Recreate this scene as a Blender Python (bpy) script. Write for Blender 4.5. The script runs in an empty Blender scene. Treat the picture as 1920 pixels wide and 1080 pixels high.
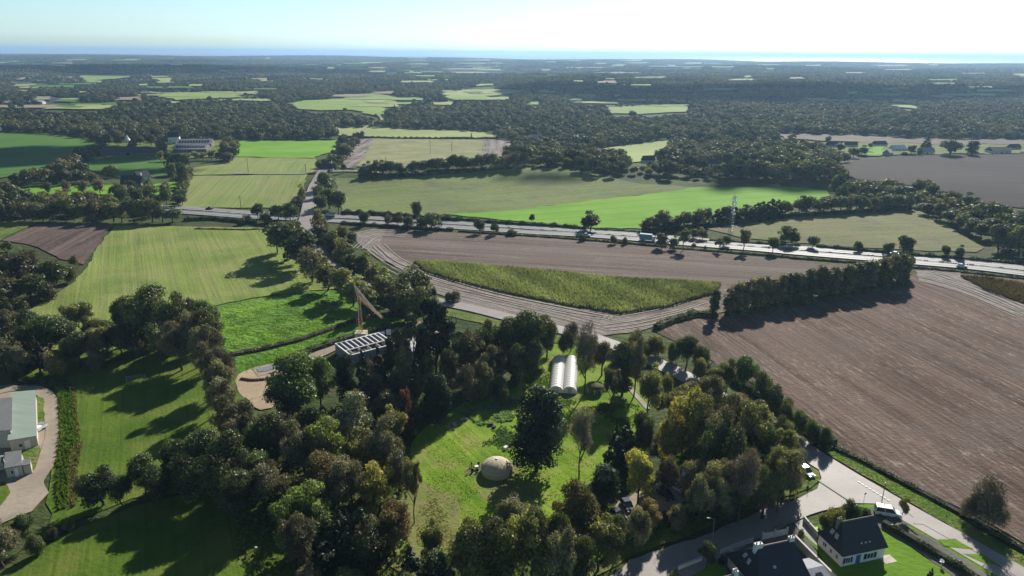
import bpy, bmesh, math, random
import numpy as np
from mathutils import Vector, Matrix
from mathutils.geometry import delaunay_2d_cdt

HAZE_D = 0.00009
C = bpy.context.scene.collection
scene = bpy.context.scene
R = math.radians
rng = random.Random(7)
nr = np.random.default_rng(7)

# ------------------------------------------------------------------ camera
CAM_H = 90.0
FPX = 1300.0                      # focal length in pixels of a 1920 px wide frame
PITCH, ROLL = R(18.74), R(0.42)
cam_d = bpy.data.cameras.new("camera")
cam_d.sensor_width = 36.0
cam_d.lens = 36.0 * FPX / 1920.0
cam_d.clip_start = 1.0
cam_d.clip_end = 120000.0
cam = bpy.data.objects.new("camera", cam_d)
C.objects.link(cam)
_fwd = Vector((0, math.cos(PITCH), -math.sin(PITCH)))
_right0 = Vector((1, 0, 0))
_up0 = _right0.cross(_fwd)
_right = _right0 * math.cos(ROLL) + _up0 * math.sin(ROLL)
_up = _right.cross(_fwd)
cam.matrix_world = Matrix((( _right.x, _up.x, -_fwd.x, 0), (_right.y, _up.y, -_fwd.y, 0), (_right.z, _up.z, -_fwd.z, CAM_H), (0, 0, 0, 1)))
scene.camera = cam

# ------------------------------------------------------------------ sky, sun, exposure
SUN_AZ, SUN_EL = R(24.0), R(32.0)      # azimuth measured from +Y towards +X
world = bpy.data.worlds.new("World")
scene.world = world
world.use_nodes = True
wn = world.node_tree
wn.nodes.clear()
w_out = wn.nodes.new("ShaderNodeOutputWorld")
w_bg = wn.nodes.new("ShaderNodeBackground")
w_sky = wn.nodes.new("ShaderNodeTexSky")
w_sky.sky_type = 'NISHITA'
w_sky.sun_disc = False
w_sky.sun_elevation = SUN_EL
w_sky.sun_rotation = SUN_AZ
w_sky.air_density = 1.0
w_sky.dust_density = 0.35
w_sky.ozone_density = 1.6
w_bg.inputs['Strength'].default_value = 0.052
w_hsv = wn.nodes.new("ShaderNodeHueSaturation"); w_hsv.inputs['Saturation'].default_value = 0.72
w_tint = wn.nodes.new("ShaderNodeMix"); w_tint.data_type = 'RGBA'; w_tint.blend_type = 'MULTIPLY'; w_tint.inputs[0].default_value = 1.0; w_tint.inputs[7].default_value = (0.75, 1.0, 1.16, 1)
wn.links.new(w_sky.outputs[0], w_hsv.inputs['Color']); wn.links.new(w_hsv.outputs[0], w_tint.inputs[6]); w_tc = wn.nodes.new("ShaderNodeTexCoord"); w_sep = wn.nodes.new("ShaderNodeSeparateXYZ"); w_mr = wn.nodes.new("ShaderNodeMapRange")
w_mr.inputs['From Min'].default_value = 0.02; w_mr.inputs['From Max'].default_value = 0.30; w_mr.inputs['To Min'].default_value = 1.6; w_mr.inputs['To Max'].default_value = 0.75; w_mr.interpolation_type = 'SMOOTHSTEP'
w_vm = wn.nodes.new("ShaderNodeVectorMath"); w_vm.operation = 'SCALE'       # a bright misty band low in the sky, deeper blue above
wn.links.new(w_tc.outputs['Generated'], w_sep.inputs[0]); wn.links.new(w_sep.outputs['Z'], w_mr.inputs['Value'])
wn.links.new(w_tint.outputs[2], w_vm.inputs[0]); wn.links.new(w_mr.outputs[0], w_vm.inputs['Scale']); wn.links.new(w_vm.outputs[0], w_bg.inputs[0])
wn.links.new(w_bg.outputs[0], w_out.inputs[0])
sun_d = bpy.data.lights.new("sun", 'SUN')
sun_d.energy = 5.0
sun_d.angle = R(0.5)
sun_d.color = (1.0, 0.95, 0.86)
sun = bpy.data.objects.new("sun", sun_d)
C.objects.link(sun)
SUN_DIR = Vector((math.sin(SUN_AZ) * math.cos(SUN_EL), math.cos(SUN_AZ) * math.cos(SUN_EL), math.sin(SUN_EL)))
sun.rotation_euler = SUN_DIR.to_track_quat('Z', 'Y').to_euler()
sun.location = (0, 0, 300)
scene.view_settings.view_transform = 'Standard'
scene.view_settings.look = 'None'
scene.view_settings.exposure = 0.58
scene.view_settings.gamma = 1.0
scene.cycles.max_bounces = 6
scene.cycles.transparent_max_bounces = 8
scene.cycles.volume_bounces = 0

# ------------------------------------------------------------------ terrain function
def sstep(t):
    t = np.clip(t, 0, 1)
    return t * t * (3 - 2 * t)

def terr(x, y):
    x = np.asarray(x, float); y = np.asarray(y, float)
    d = np.hypot(x, y)
    h = 9.0 * np.exp(-(((x - 20) / 150) ** 2 + ((y - 545) / 62) ** 2))
    h = h - 5.0 * sstep((d - 560) / 250) * (1 - sstep((d - 900) / 400))
    k = sstep((d - 700) / 2500)
    h = h + k * (9 * np.sin(x / 610 + 1.3) * np.sin(y / 830 + .4) + 6 * np.sin(x / 340 - y / 520) + 5 * np.sin(y / 420 + x / 1900 + 2.0))
    h = h + 18 * sstep((y - 4200) / 3600) * (0.75 - 0.45 * np.tanh(x / 3500.0))
    edge = 8800 + 500 * np.sin(x / 1700.0) - 700 * np.tanh(x / 3000)
    h = h - 90 * sstep((y - edge) / 900)
    return h

def terr1(x, y):
    return float(terr(x, y))

CAMP = Vector((0, 0, CAM_H))
def ray(px, py):
    return (_fwd * FPX + _right * (px - 960) + _up * (540 - py)).normalized()

def P(px, py, z=0.0):
    """the place on the ground (or z above it) seen at this spot of the photograph"""
    r = ray(px, py)
    t0, t = 0.0, 60.0
    while t < 60000:
        q = CAMP + r * t
        if q.z < terr1(q.x, q.y) + z:
            break
        t0 = t
        t *= 1.03
    a, b = t0, t
    for _ in range(22):
        m = (a + b) / 2
        q = CAMP + r * m
        if q.z < terr1(q.x, q.y) + z: b = m
        else: a = m
    q = CAMP + r * b
    return Vector((q.x, q.y, terr1(q.x, q.y) + z))

def proj(p):
    v = Vector(p) - CAMP
    d = v.dot(_fwd)
    return 960 + FPX * v.dot(_right) / d, 540 - FPX * v.dot(_up) / d, d

def height_for(p, ytop):
    lo, hi = 0.2, 60.0
    for _ in range(20):
        m = (lo + hi) / 2
        if proj((p.x, p.y, p.z + m))[1] > ytop: lo = m
        else: hi = m
    return lo

# ------------------------------------------------------------------ tagging
def tag(o, label=None, cat=None, group=None, kind=None):
    if label: o['label'] = label
    if cat: o['category'] = cat
    if group: o['group'] = group
    if kind: o['kind'] = kind
    return o

def empty(name, loc, rz=0.0, label=None, cat=None, group=None, scale=None):
    o = bpy.data.objects.new(name, None)
    o.empty_display_size = 0.5
    C.objects.link(o)
    o.location = loc
    o.rotation_euler = (0, 0, rz)
    if scale: o.scale = scale
    return tag(o, label, cat, group)

def copy_tree(o, parent=None):
    c = o.copy()
    C.objects.link(c)
    c.parent = parent
    for ch in list(o.children):
        copy_tree(ch, c)
    return c

# ------------------------------------------------------------------ mesh builder
class MB:
    def __init__(s):
        s.v = []; s.f = []
    def add(s, vs, fs):
        n = len(s.v)
        s.v += [tuple(v) for v in vs]
        s.f += [tuple(i + n for i in f) for f in fs]
        return s
    def box(s, cx, cy, cz, sx, sy, sz, rz=0.0, taper=1.0):
        c, sn = math.cos(rz), math.sin(rz)
        vs = []
        for k, (zz, t) in enumerate(((-.5, 1), (.5, taper))):
            for (x, y) in ((-.5, -.5), (.5, -.5), (.5, .5), (-.5, .5)):
                X, Y = x * sx * t, y * sy * t
                vs.append((cx + X * c - Y * sn, cy + X * sn + Y * c, cz + zz * sz))
        return s.add(vs, [(3, 2, 1, 0), (4, 5, 6, 7), (0, 1, 5, 4), (1, 2, 6, 5), (2, 3, 7, 6), (3, 0, 4, 7)])
    def tube(s, a, b, r0, r1=None, n=6, cap=True):
        a, b = Vector(a), Vector(b)
        r1 = r0 if r1 is None else r1
        d = (b - a).normalized()
        u = d.orthogonal().normalized(); w = d.cross(u)
        vs = []
        for (q, r) in ((a, r0), (b, r1)):
            for i in range(n):
                t = 2 * math.pi * i / n
                vs.append(q + u * (math.cos(t) * r) + w * (math.sin(t) * r))
        fs = [(i, (i + 1) % n, n + (i + 1) % n, n + i) for i in range(n)]
        if cap: fs += [tuple(range(n - 1, -1, -1)), tuple(range(n, 2 * n))]
        return s.add(vs, fs)
    def lathe(s, prof, n=20, cx=0, cy=0, cz=0, sx=1, sy=1):
        vs, fs = [], []
        for (r, z) in prof:
            for i in range(n):
                t = 2 * math.pi * i / n
                vs.append((cx + r * math.cos(t) * sx, cy + r * math.sin(t) * sy, cz + z))
        for k in range(len(prof) - 1):
            for i in range(n):
                j = (i + 1) % n
                fs.append((k * n + i, k * n + j, (k + 1) * n + j, (k + 1) * n + i))
        return s.add(vs, fs)
    def poly(s, pts):
        return s.add(pts, [tuple(range(len(pts)))])
    def extrude(s, pts, vec):
        """closed polygon pts pushed along vec"""
        n = len(pts); vec = Vector(vec)
        vs = [Vector(p) for p in pts] + [Vector(p) + vec for p in pts]
        return s.add(vs, [tuple(range(n - 1, -1, -1)), tuple(range(n, 2 * n))] + [(i, (i + 1) % n, n + (i + 1) % n, n + i) for i in range(n)])
    def build(s, name, mat, parent=None, smooth=False, bevel=0.0):
        me = bpy.data.meshes.new(name)
        me.from_pydata(s.v, [], s.f)
        bm = bmesh.new(); bm.from_mesh(me)
        bmesh.ops.recalc_face_normals(bm, faces=bm.faces)
        if bevel:
            bmesh.ops.bevel(bm, geom=[e for e in bm.edges if len(e.link_faces) == 2 and e.calc_face_angle(0) > 0.6], offset=bevel, segments=2, affect='EDGES')
        bm.to_mesh(me); bm.free()
        if smooth:
            for p in me.polygons: p.use_smooth = True
        if mat: me.materials.append(mat)
        o = bpy.data.objects.new(name, me)
        C.objects.link(o)
        if parent: o.parent = parent
        return o

# ------------------------------------------------------------------ materials
def new_mat(name):
    m = bpy.data.materials.new(name)
    m.use_nodes = True
    nt = m.node_tree
    nt.nodes.clear()
    out = nt.nodes.new("ShaderNodeOutputMaterial")
    return m, nt, out

def N(nt, t, **kw):
    n = nt.nodes.new(t)
    for k, v in kw.items(): setattr(n, k, v)
    return n

def rgba(c): return (c[0], c[1], c[2], 1.0)

def noise(nt, vec, scale, detail=3.0, rough=0.55):
    n = N(nt, "ShaderNodeTexNoise")
    n.inputs['Scale'].default_value = scale
    n.inputs['Detail'].default_value = detail
    n.inputs['Roughness'].default_value = rough
    if vec is not None: nt.links.new(vec, n.inputs['Vector'])
    return n.outputs['Fac']

def rampf(nt, fac, lo, hi):
    m = N(nt, "ShaderNodeMapRange")
    m.inputs['From Min'].default_value = lo
    m.inputs['From Max'].default_value = hi
    nt.links.new(fac, m.inputs['Value'])
    return m.outputs['Result']

def mixc(nt, fac, a, b):
    m = N(nt, "ShaderNodeMix", data_type='RGBA')
    for s, x in ((6, a), (7, b)):
        if isinstance(x, (tuple, list)): m.inputs[s].default_value = rgba(x)
        else: nt.links.new(x, m.inputs[s])
    if isinstance(fac, float): m.inputs[0].default_value = fac
    else: nt.links.new(fac, m.inputs[0])
    return m.outputs[2]

def math_n(nt, op, a, b=None):
    m = N(nt, "ShaderNodeMath", operation=op)
    for i, x in ((0, a), (1, b)):
        if x is None: continue
        if isinstance(x, (int, float)): m.inputs[i].default_value = x
        else: nt.links.new(x, m.inputs[i])
    return m.outputs[0]

def plain(name, col, rough=0.7, var=0.15, scale=1.5, metal=0.0, spec=0.4, bump=0.0, streak=None):
    m, nt, out = new_mat(name)
    p = N(nt, "ShaderNodeBsdfPrincipled")
    tc = N(nt, "ShaderNodeTexCoord")
    vec = tc.outputs['Object']
    if streak:
        mp = N(nt, "ShaderNodeMapping"); mp.inputs['Scale'].default_value = streak
        nt.links.new(vec, mp.inputs[0]); vec = mp.outputs[0]
    f = noise(nt, vec, scale, 4)
    f = rampf(nt, f, 0.3, 0.7)
    a = tuple(c * (1 - var) for c in col); b = tuple(min(1, c * (1 + var)) for c in col)
    nt.links.new(mixc(nt, f, a, b), p.inputs['Base Color'])
    p.inputs['Roughness'].default_value = rough
    p.inputs['Metallic'].default_value = metal
    p.inputs['Specular IOR Level'].default_value = spec
    if bump:
        bp = N(nt, "ShaderNodeBump"); bp.inputs['Strength'].default_value = bump; bp.inputs['Distance'].default_value = 0.1
        nt.links.new(f, bp.inputs['Height']); nt.links.new(bp.outputs[0], p.inputs['Normal'])
    nt.links.new(p.outputs[0], out.inputs[0])
    return m

def field_mat(name, c1, c2, ang=0.0, s=1.0, rows=0.5, patch=0.4, grain=0.3, c3=None, fleck=None, fleck_t=0.68, tram=0.0, tramc=None, psize=60.0, gsize=1.2, bump=0.5, sheen=0.0, stretch=30.0):
    """soil or crop: streaks along the rows, soft patches, grain and flecks"""
    m, nt, out = new_mat(name)
    tc = N(nt, "ShaderNodeTexCoord")
    vec = tc.outputs['Object']
    if ang == 0: stretch = 1.6
    rot = N(nt, "ShaderNodeMapping"); rot.inputs['Rotation'].default_value = (0, 0, -ang)
    nt.links.new(vec, rot.inputs[0])
    # after the turn, X runs along the rows
    warp = N(nt, "ShaderNodeMapping"); warp.inputs['Scale'].default_value = (1.0 / (s * stretch), 1.0 / s, 1.0 / s)
    nt.links.new(rot.outputs[0], warp.inputs[0])
    st = rampf(nt, noise(nt, warp.outputs[0], 1.0, 2.5, 0.6), 0.32, 0.68)
    if ang != 0:      # broader passes of the machine as well as single rows
        warp3 = N(nt, "ShaderNodeMapping"); warp3.inputs['Scale'].default_value = (1.0 / (s * stretch * 3), 1.0 / (s * 4.5), 1.0)
        nt.links.new(rot.outputs[0], warp3.inputs[0])
        st3 = rampf(nt, noise(nt, warp3.outputs[0], 1.0, 2, 0.6), 0.38, 0.62)
        st = math_n(nt, 'ADD', math_n(nt, 'MULTIPLY', st, 0.55), math_n(nt, 'MULTIPLY', st3, 0.45))
    pa = rampf(nt, noise(nt, vec, 1.0 / psize, 3, 0.6), 0.35, 0.65)
    gr = rampf(nt, noise(nt, vec, 1.0 / gsize, 4, 0.7), 0.25, 0.75)
    tot = rows + patch + grain
    f = math_n(nt, 'ADD', math_n(nt, 'MULTIPLY', st, rows / tot), math_n(nt, 'MULTIPLY', pa, patch / tot))
    f = math_n(nt, 'ADD', f, math_n(nt, 'MULTIPLY', gr, grain / tot))
    f = rampf(nt, f, 0.2, 0.8)
    col = mixc(nt, f, c1, c2)
    if c3 is not None:
        pf = rampf(nt, noise(nt, vec, 1.0 / (psize * 0.5), 4, 0.65), 0.47, 0.66)
        pf = math_n(nt, 'MULTIPLY', pf, 0.8)
        col = mixc(nt, pf, col, c3)
    if tram:
        w = N(nt, "ShaderNodeTexWave", wave_type='BANDS', bands_direction='Y')
        w.inputs['Scale'].default_value = 0.31416 / tram
        w.inputs['Distortion'].default_value = 0.9
        w.inputs['Detail Scale'].default_value = 0.6
        nt.links.new(rot.outputs[0], w.inputs['Vector'])
        wf = rampf(nt, w.outputs['Fac'], 0.94, 1.0)
        wf = math_n(nt, 'MULTIPLY', wf, math_n(nt, 'MULTIPLY', math_n(nt, 'ADD', gr, st), 0.42))
        col = mixc(nt, wf, col, tramc or c1)
    if fleck is not None:
        warp2 = N(nt, "ShaderNodeMapping"); warp2.inputs['Scale'].default_value = (1.0 / (s * 4), 1.0 / s, 1.0 / s)
        nt.links.new(rot.outputs[0], warp2.inputs[0])
        ff = rampf(nt, noise(nt, warp2.outputs[0], 1.3, 5, 0.75), fleck_t - 0.1, fleck_t + 0.06)
        ff = math_n(nt, 'MULTIPLY', ff, rampf(nt, noise(nt, vec, 1.0 / 25.0, 3), 0.3, 0.7))
        col = mixc(nt, ff, col, fleck)
    p = N(nt, "ShaderNodeBsdfPrincipled")
    nt.links.new(col, p.inputs['Base Color'])
    p.inputs['Roughness'].default_value = 0.9 if not sheen else 0.6
    p.inputs['Specular IOR Level'].default_value = 0.1 if not sheen else sheen * .6
    if bump:
        bp = N(nt, "ShaderNodeBump"); bp.inputs['Strength'].default_value = bump; bp.inputs['Distance'].default_value = 0.25 * s
        hsum = math_n(nt, 'ADD', st, gr)
        nt.links.new(hsum, bp.inputs['Height']); nt.links.new(bp.outputs[0], p.inputs['Normal'])
    nt.links.new(p.outputs[0], out.inputs[0])
    return m

def leaf_mat(name, c1, c2, transl=0.35, gloss=0.0):
    m, nt, out = new_mat(name)
    at = N(nt, "ShaderNodeAttribute", attribute_name='tint')
    oi = N(nt, "ShaderNodeObjectInfo")
    col = mixc(nt, math_n(nt, 'POWER', at.outputs['Fac'], 1.5), c1, c2)
    hsv = N(nt, "ShaderNodeHueSaturation")
    nt.links.new(col, hsv.inputs['Color'])
    mr = N(nt, "ShaderNodeMapRange"); mr.inputs['To Min'].default_value = 0.475; mr.inputs['To Max'].default_value = 0.52
    nt.links.new(oi.outputs['Random'], mr.inputs[0]); nt.links.new(mr.outputs[0], hsv.inputs['Hue'])
    rv = math_n(nt, 'FRACT', math_n(nt, 'MULTIPLY', oi.outputs['Random'], 7.31))
    mv = N(nt, "ShaderNodeMapRange"); mv.inputs['To Min'].default_value = 0.80; mv.inputs['To Max'].default_value = 1.5
    nt.links.new(rv, mv.inputs[0])
    geo = N(nt, "ShaderNodeNewGeometry")       # neighbouring trees of one kind share their tone
    wp = rampf(nt, noise(nt, geo.outputs['Position'], 1.0 / 170.0, 3, 0.6), 0.33, 0.67)
    wp = math_n(nt, 'ADD', math_n(nt, 'MULTIPLY', wp, 0.8), 0.6)
    nt.links.new(math_n(nt, 'MULTIPLY', mv.outputs[0], wp), hsv.inputs['Value'])
    d = N(nt, "ShaderNodeBsdfDiffuse"); t = N(nt, "ShaderNodeBsdfTranslucent"); mx = N(nt, "ShaderNodeMixShader")
    wm = N(nt, "ShaderNodeMix", data_type='RGBA', blend_type='MULTIPLY'); wm.inputs[0].default_value = 1.0
    nt.links.new(hsv.outputs[0], wm.inputs[6]); wm.inputs[7].default_value = (2.0, 1.95, 0.95, 1)
    nt.links.new(hsv.outputs[0], d.inputs[0]); nt.links.new(wm.outputs[2], t.inputs[0])
    mx.inputs[0].default_value = transl
    nt.links.new(d.outputs[0], mx.inputs[1]); nt.links.new(t.outputs[0], mx.inputs[2])
    last = mx.outputs[0]
    if gloss:
        g = N(nt, "ShaderNodeBsdfGlossy"); g.inputs['Roughness'].default_value = 0.45
        m2 = N(nt, "ShaderNodeMixShader"); m2.inputs[0].default_value = gloss
        nt.links.new(last, m2.inputs[1]); nt.links.new(g.outputs[0], m2.inputs[2]); last = m2.outputs[0]
    nt.links.new(last, out.inputs[0])
    return m

L = {
 'oak':    leaf_mat('leaf_dark_green', (0.015, 0.025, 0.008), (0.150, 0.195, 0.058), .3, .03),
 'olive':  leaf_mat('leaf_olive', (0.036, 0.045, 0.014), (0.300, 0.310, 0.095), .35, .03),
 'green':  leaf_mat('leaf_green', (0.028, 0.052, 0.011), (0.220, 0.300, 0.065), .4, .03),
 'brown':  leaf_mat('leaf_brown', (0.036, 0.037, 0.017), (0.275, 0.275, 0.130), .3, .02),
 'autumn': leaf_mat('leaf_autumn', (0.060, 0.050, 0.022), (0.310, 0.245, 0.100), .4, .02),
 'yellow': leaf_mat('leaf_yellow', (0.095, 0.092, 0.022), (0.460, 0.430, 0.120), .4, .02),
 'silver': leaf_mat('leaf_silver', (0.055, 0.066, 0.038), (0.290, 0.320, 0.180), .3, .05),
 'conif':  leaf_mat('needle_dark', (0.010, 0.020, 0.010), (0.038, 0.062, 0.026), .15, .03),
 'red':    leaf_mat('leaf_red', (0.050, 0.016, 0.014), (0.160, 0.050, 0.040), .4, .02),
 'twig':   leaf_mat('twig_grey', (0.055, 0.048, 0.030), (0.300, 0.265, 0.185), .1, .03),
}
M_bark = plain('bark', (0.055, 0.045, 0.035), 0.9, .3, 3)
M_bark_l = plain('bark_pale', (0.12, 0.105, 0.085), 0.9, .3, 3)
# ------------------------------------------------------------------ trees
def quads_mesh(name, pos, nrm, sx, sy, tint, mat, axis=None):
    """many small leaf faces as one mesh"""
    n = len(pos)
    nrm = nrm / np.maximum(np.linalg.norm(nrm, axis=1, keepdims=True), 1e-6)
    ref = nr.normal(size=(n, 3)) if axis is None else axis
    u = ref - (ref * nrm).sum(1, keepdims=True) * nrm
    u /= np.maximum(np.linalg.norm(u, axis=1, keepdims=True), 1e-6)
    w = np.cross(nrm, u)
    sx = np.broadcast_to(np.asarray(sx, float), (n,))[:, None]; sy = np.broadcast_to(np.asarray(sy, float), (n,))[:, None]
    a = u * sx * .5; b = w * sy * .5
    v = np.stack([pos - a, pos - b * 1.0 + a * 0.15, pos + a, pos + b], axis=1).reshape(-1, 3)
    me = bpy.data.meshes.new(name)
    me.vertices.add(4 * n); me.vertices.foreach_set('co', v.ravel().astype(np.float32))
    me.loops.add(4 * n); me.loops.foreach_set('vertex_index', np.arange(4 * n, dtype=np.int32))
    me.polygons.add(n); me.polygons.foreach_set('loop_start', np.arange(0, 4 * n, 4, dtype=np.int32))
    me.polygons.foreach_set('loop_total', np.full(n, 4, dtype=np.int32))
    at = me.attributes.new('tint', 'FLOAT', 'FACE')
    at.data.foreach_set('value', np.clip(tint, 0, 1).astype(np.float32))
    me.materials.append(mat)
    me.update(calc_edges=True)
    return me

def unit(n):
    d = nr.normal(size=(n, 3)); return d / np.linalg.norm(d, axis=1, keepdims=True)

def branch_mesh(name, H, Rr, z0, depth, nb, rad, mat, lean=0.0, up=0.5):
    """tapered trunk with forking limbs; returns mesh and the limb tips"""
    m = MB(); tips = []
    def grow(p, d, ln, r, k):
        q = p + d * ln * 0.5
        q = q + Vector((rng.gauss(0, .06), rng.gauss(0, .06), 0)) * ln
        e = p + d * ln
        m.tube(p, q, r, r * .8, 5 if k < 2 else 3, False); m.tube(q, e, r * .8, r * .55, 5 if k < 2 else 3, False)
        if k >= depth:
            tips.append(e); return
        for i in range(nb if k > 0 else nb + 2):
            a = rng.uniform(0, 6.28)
            sp = rng.uniform(.35, .95)
            nd = (d * 0.6 + Vector((math.cos(a) * sp, math.sin(a) * sp, up * rng.uniform(.2, 1.2)))).normalized()
            start = p.lerp(e, rng.uniform(.55, 1.0))
            grow(start, nd, ln * rng.uniform(.5, .75), r * .5, k + 1)
    grow(Vector((0, 0, -.3)), Vector((lean, lean * .4, 1)).normalized(), H * 0.5, rad, 0)
    me = bpy.data.meshes.new(name); me.from_pydata(m.v, [], m.f); me.materials.append(mat)
    # keep the skeleton inside the crown
    n = len(me.vertices); co = np.empty(n * 3, np.float32); me.vertices.foreach_get('co', co); co = co.reshape(-1, 3)
    rr = np.hypot(co[:, 0], co[:, 1]); f = np.minimum(1, Rr * .85 / np.maximum(rr, 1e-4))
    co[:, 0] *= f; co[:, 1] *= f
    zmax = co[:, 2].max(); co[:, 2] *= H * .93 / zmax
    me.vertices.foreach_set('co', co.ravel()); me.update()
    return me

SPEC = {  # shape, R (for H=10), z0, blobs, blob radius, leaf material, twig share, cover
 'oak':    ('round', 4.6, 0.3, 26, .42, 'oak', 0.05, 1.0),
 'olive':  ('round', 4.3, 0.3, 24, .40, 'olive', 0.12, .95),
 'green':  ('round', 4.4, 0.2, 22, .42, 'green', 0.05, 1.0),
 'brown':  ('round', 4.4, 0.3, 30, .36, 'brown', 0.45, .75),
 'autumn': ('round', 4.2, 0.3, 26, .38, 'autumn', 0.25, .85),
 'yellow': ('round', 4.3, 0.3, 26, .38, 'yellow', 0.15, .9),
 'silver': ('round', 4.6, 0.2, 24, .42, 'silver', 0.10, 1.0),
 'conif':  ('cone', 2.8, 0.6, 60, .30, 'conif', 0.0, 1.0),
 'cypress':('egg', 3.2, 0.6, 70, .38, 'conif', 0.0, 1.0),
 'pine':   ('pine', 3.6, 4.5, 15, .34, 'conif', 0.02, .55),
 'poplar': ('column', 1.7, 0.8, 26, .62, 'olive', 0.30, .8),
 'poplard':('column', 1.9, 0.4, 26, .62, 'oak', 0.15, .9),
 'bush':   ('bush', 6.5, 0.0, 22, .40, 'oak', 0.10, 1.0),
 'bushg':  ('bush', 6.5, 0.0, 22, .40, 'olive', 0.08, 1.0),
 'bushb':  ('bush', 6.5, 0.0, 22, .38, 'brown', 0.35, .9),
 'redtree':('egg', 3.0, 1.0, 22, .36, 'red', 0.15, .8),
 'twig':   ('round', 4.2, 1.4, 26, .34, 'twig', 0.95, .32),
 'bushtwig': ('bush', 4.6, 0.0, 30, .36, 'twig', 0.97, .34),
 'loose':  ('round', 4.4, 1.6, 20, .30, 'olive', 0.25, .6),
}

def crown_cloud(kind, nleaf, lsize):
    shape, Rr, z0, nb, br, mk, tw, cover = SPEC[kind]
    H = 10.0
    n = int(nleaf * cover)
    cen, rad = [], []
    for i in range(nb):
        d = unit(1)[0]; u = rng.random() ** 0.42
        if shape == 'round':
            if d[2] < -.8: d[2] *= -.6
            zc = (z0 + H) * .47; hz = (H - z0) / 2 * 1.05
            irr = rng.uniform(.62, 1.22)
            cen.append((d[0] * Rr * .68 * u * irr, d[1] * Rr * .68 * u * irr, zc + .02 * H + d[2] * hz * .74 * u * irr)); rad.append(Rr * br * rng.uniform(.45, 1.15) * (1.15 - .35 * irr * u))
        elif shape == 'egg':
            t = ((i + .5) / nb)
            w = Rr * .75 * math.sin(math.pi * (t * .75 + .2)) ** .6
            a = rng.uniform(0, 6.28)
            cen.append((math.cos(a) * w * u, math.sin(a) * w * u, z0 + .8 + t * (H - z0 - 1.6))); rad.append(Rr * br * rng.uniform(.6, 1.05))
        elif shape == 'cone':
            t = ((i + .5) / nb) ** 1.2
            w = Rr * .92 * (1 - t) ** .85
            a = rng.uniform(0, 6.28)
            cen.append((math.cos(a) * w * (u ** .5), math.sin(a) * w * (u ** .5), z0 + .5 + t * (H - z0 - .7))); rad.append(Rr * br * (1.05 - .75 * t) * rng.uniform(.6, 1.1))
        elif shape == 'column':
            t = rng.random()
            w = Rr * .5 * math.sin(math.pi * (0.1 + .8 * t)) ** .6
            a = rng.uniform(0, 6.28)
            cen.append((math.cos(a) * w * u, math.sin(a) * w * u, z0 + .6 + t * (H - z0 - 1.4))); rad.append(Rr * br * rng.uniform(.5, 1.0))
        elif shape == 'pine':
            t = rng.random()
            a = rng.uniform(0, 6.28); w = Rr * .75 * u * (1.05 - .6 * t)
            cen.append((math.cos(a) * w, math.sin(a) * w, z0 + .6 + t * (H - z0 - 1.2))); rad.append(Rr * br * rng.uniform(.55, .95))
        else:  # bush
            d[2] = abs(d[2])
            cen.append((d[0] * Rr * .66 * u, d[1] * Rr * .66 * u, H * (.18 + .5 * d[2] * u))); rad.append(Rr * br * rng.uniform(.6, 1.0))
    cen = np.array(cen); rad = np.array(rad)
    w = rad ** 2; idx = nr.choice(nb, size=n, p=w / w.sum())
    d = unit(n)
    low = (d[:, 2] < -.3) & (nr.random(n) < .45); d[low, 2] *= -.5
    fl = np.array([1, 1, .75 if shape in ('round', 'pine') else (.9 if shape != 'bush' else .8)])
    pos = cen[idx] + d * fl * (rad[idx] * (0.55 + 0.5 * nr.random(n) ** .45) * (1 + .12 * nr.normal(size=n)))[:, None]
    pos[:, 2] = np.where(pos[:, 2] < .15, .15 + np.abs(pos[:, 2]) * .5, pos[:, 2])
    nrm = d * .8 + unit(n) * .65 + np.array([0, 0, .25])
    bt = nr.random(nb)
    tint = .18 + .50 * bt[idx] + .42 * (nr.random(n) - .25)
    zspan = pos[:, 2].max()
    pos[:, 2] *= H / zspan
    sx = lsize * (.7 + .7 * nr.random(n)); sy = sx * (.55 + .3 * nr.random(n))
    nt_ = int(n * tw)
    axis = nr.normal(size=(n, 3))
    if nt_:
        # twigs: long thin faces pointing out of the clump
        axis[:nt_] = d[:nt_] * 1.0 + np.array([0, 0, .5]) + nr.normal(size=(nt_, 3)) * .35
        nrm[:nt_] = unit(nt_)
        sx[:nt_] = lsize * 2.6 * (.6 + .8 * nr.random(nt_)); sy[:nt_] = lsize * .26
    return pos, nrm, sx, sy, tint, axis, nt_

PROTO = {}
def make_proto(kind, var, lod):
    key = (kind, var, lod)
    if key in PROTO: return PROTO[key]
    nleaf, ls = {'n': (13000, .34), 'm': (2600, .70), 'f': (420, 1.7)}[lod]
    shape = SPEC[kind][0]
    if shape in ('column', 'pine', 'egg', 'cone'): nleaf = int(nleaf * .62)
    if kind == 'cypress' and lod == 'n': nleaf = 14000; ls = .27
    if shape == 'bush': nleaf = int(nleaf * .7); ls *= 1.5
    pos, nrm, sx, sy, tint, axis, nt_ = crown_cloud(kind, nleaf, ls)
    cm = quads_mesh('crown', pos, nrm, sx, sy, tint, L[SPEC[kind][5]], axis)
    if nt_ and SPEC[kind][5] not in ('twig',):
        cm.materials.append(L['twig'])
        mi = np.zeros(len(pos), np.int32); mi[:nt_] = 1
        cm.polygons.foreach_set('material_index', mi)
    tm = None
    if shape != 'bush':
        dep = {'n': 3, 'm': 2, 'f': 1}[lod]
        if kind in ('twig', 'loose') and lod == 'n': dep = 4
        if shape in ('cone', 'column', 'egg'): dep = 1
        tm = branch_mesh('trunk', 10, SPEC[kind][1], SPEC[kind][2], dep, 3, .26 if kind != 'twig' else .22, M_bark_l if kind in ('twig', 'loose') else M_bark, lean=rng.uniform(-.08, .08), up=.7)
    PROTO[key] = (cm, tm)
    return PROTO[key]

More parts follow.
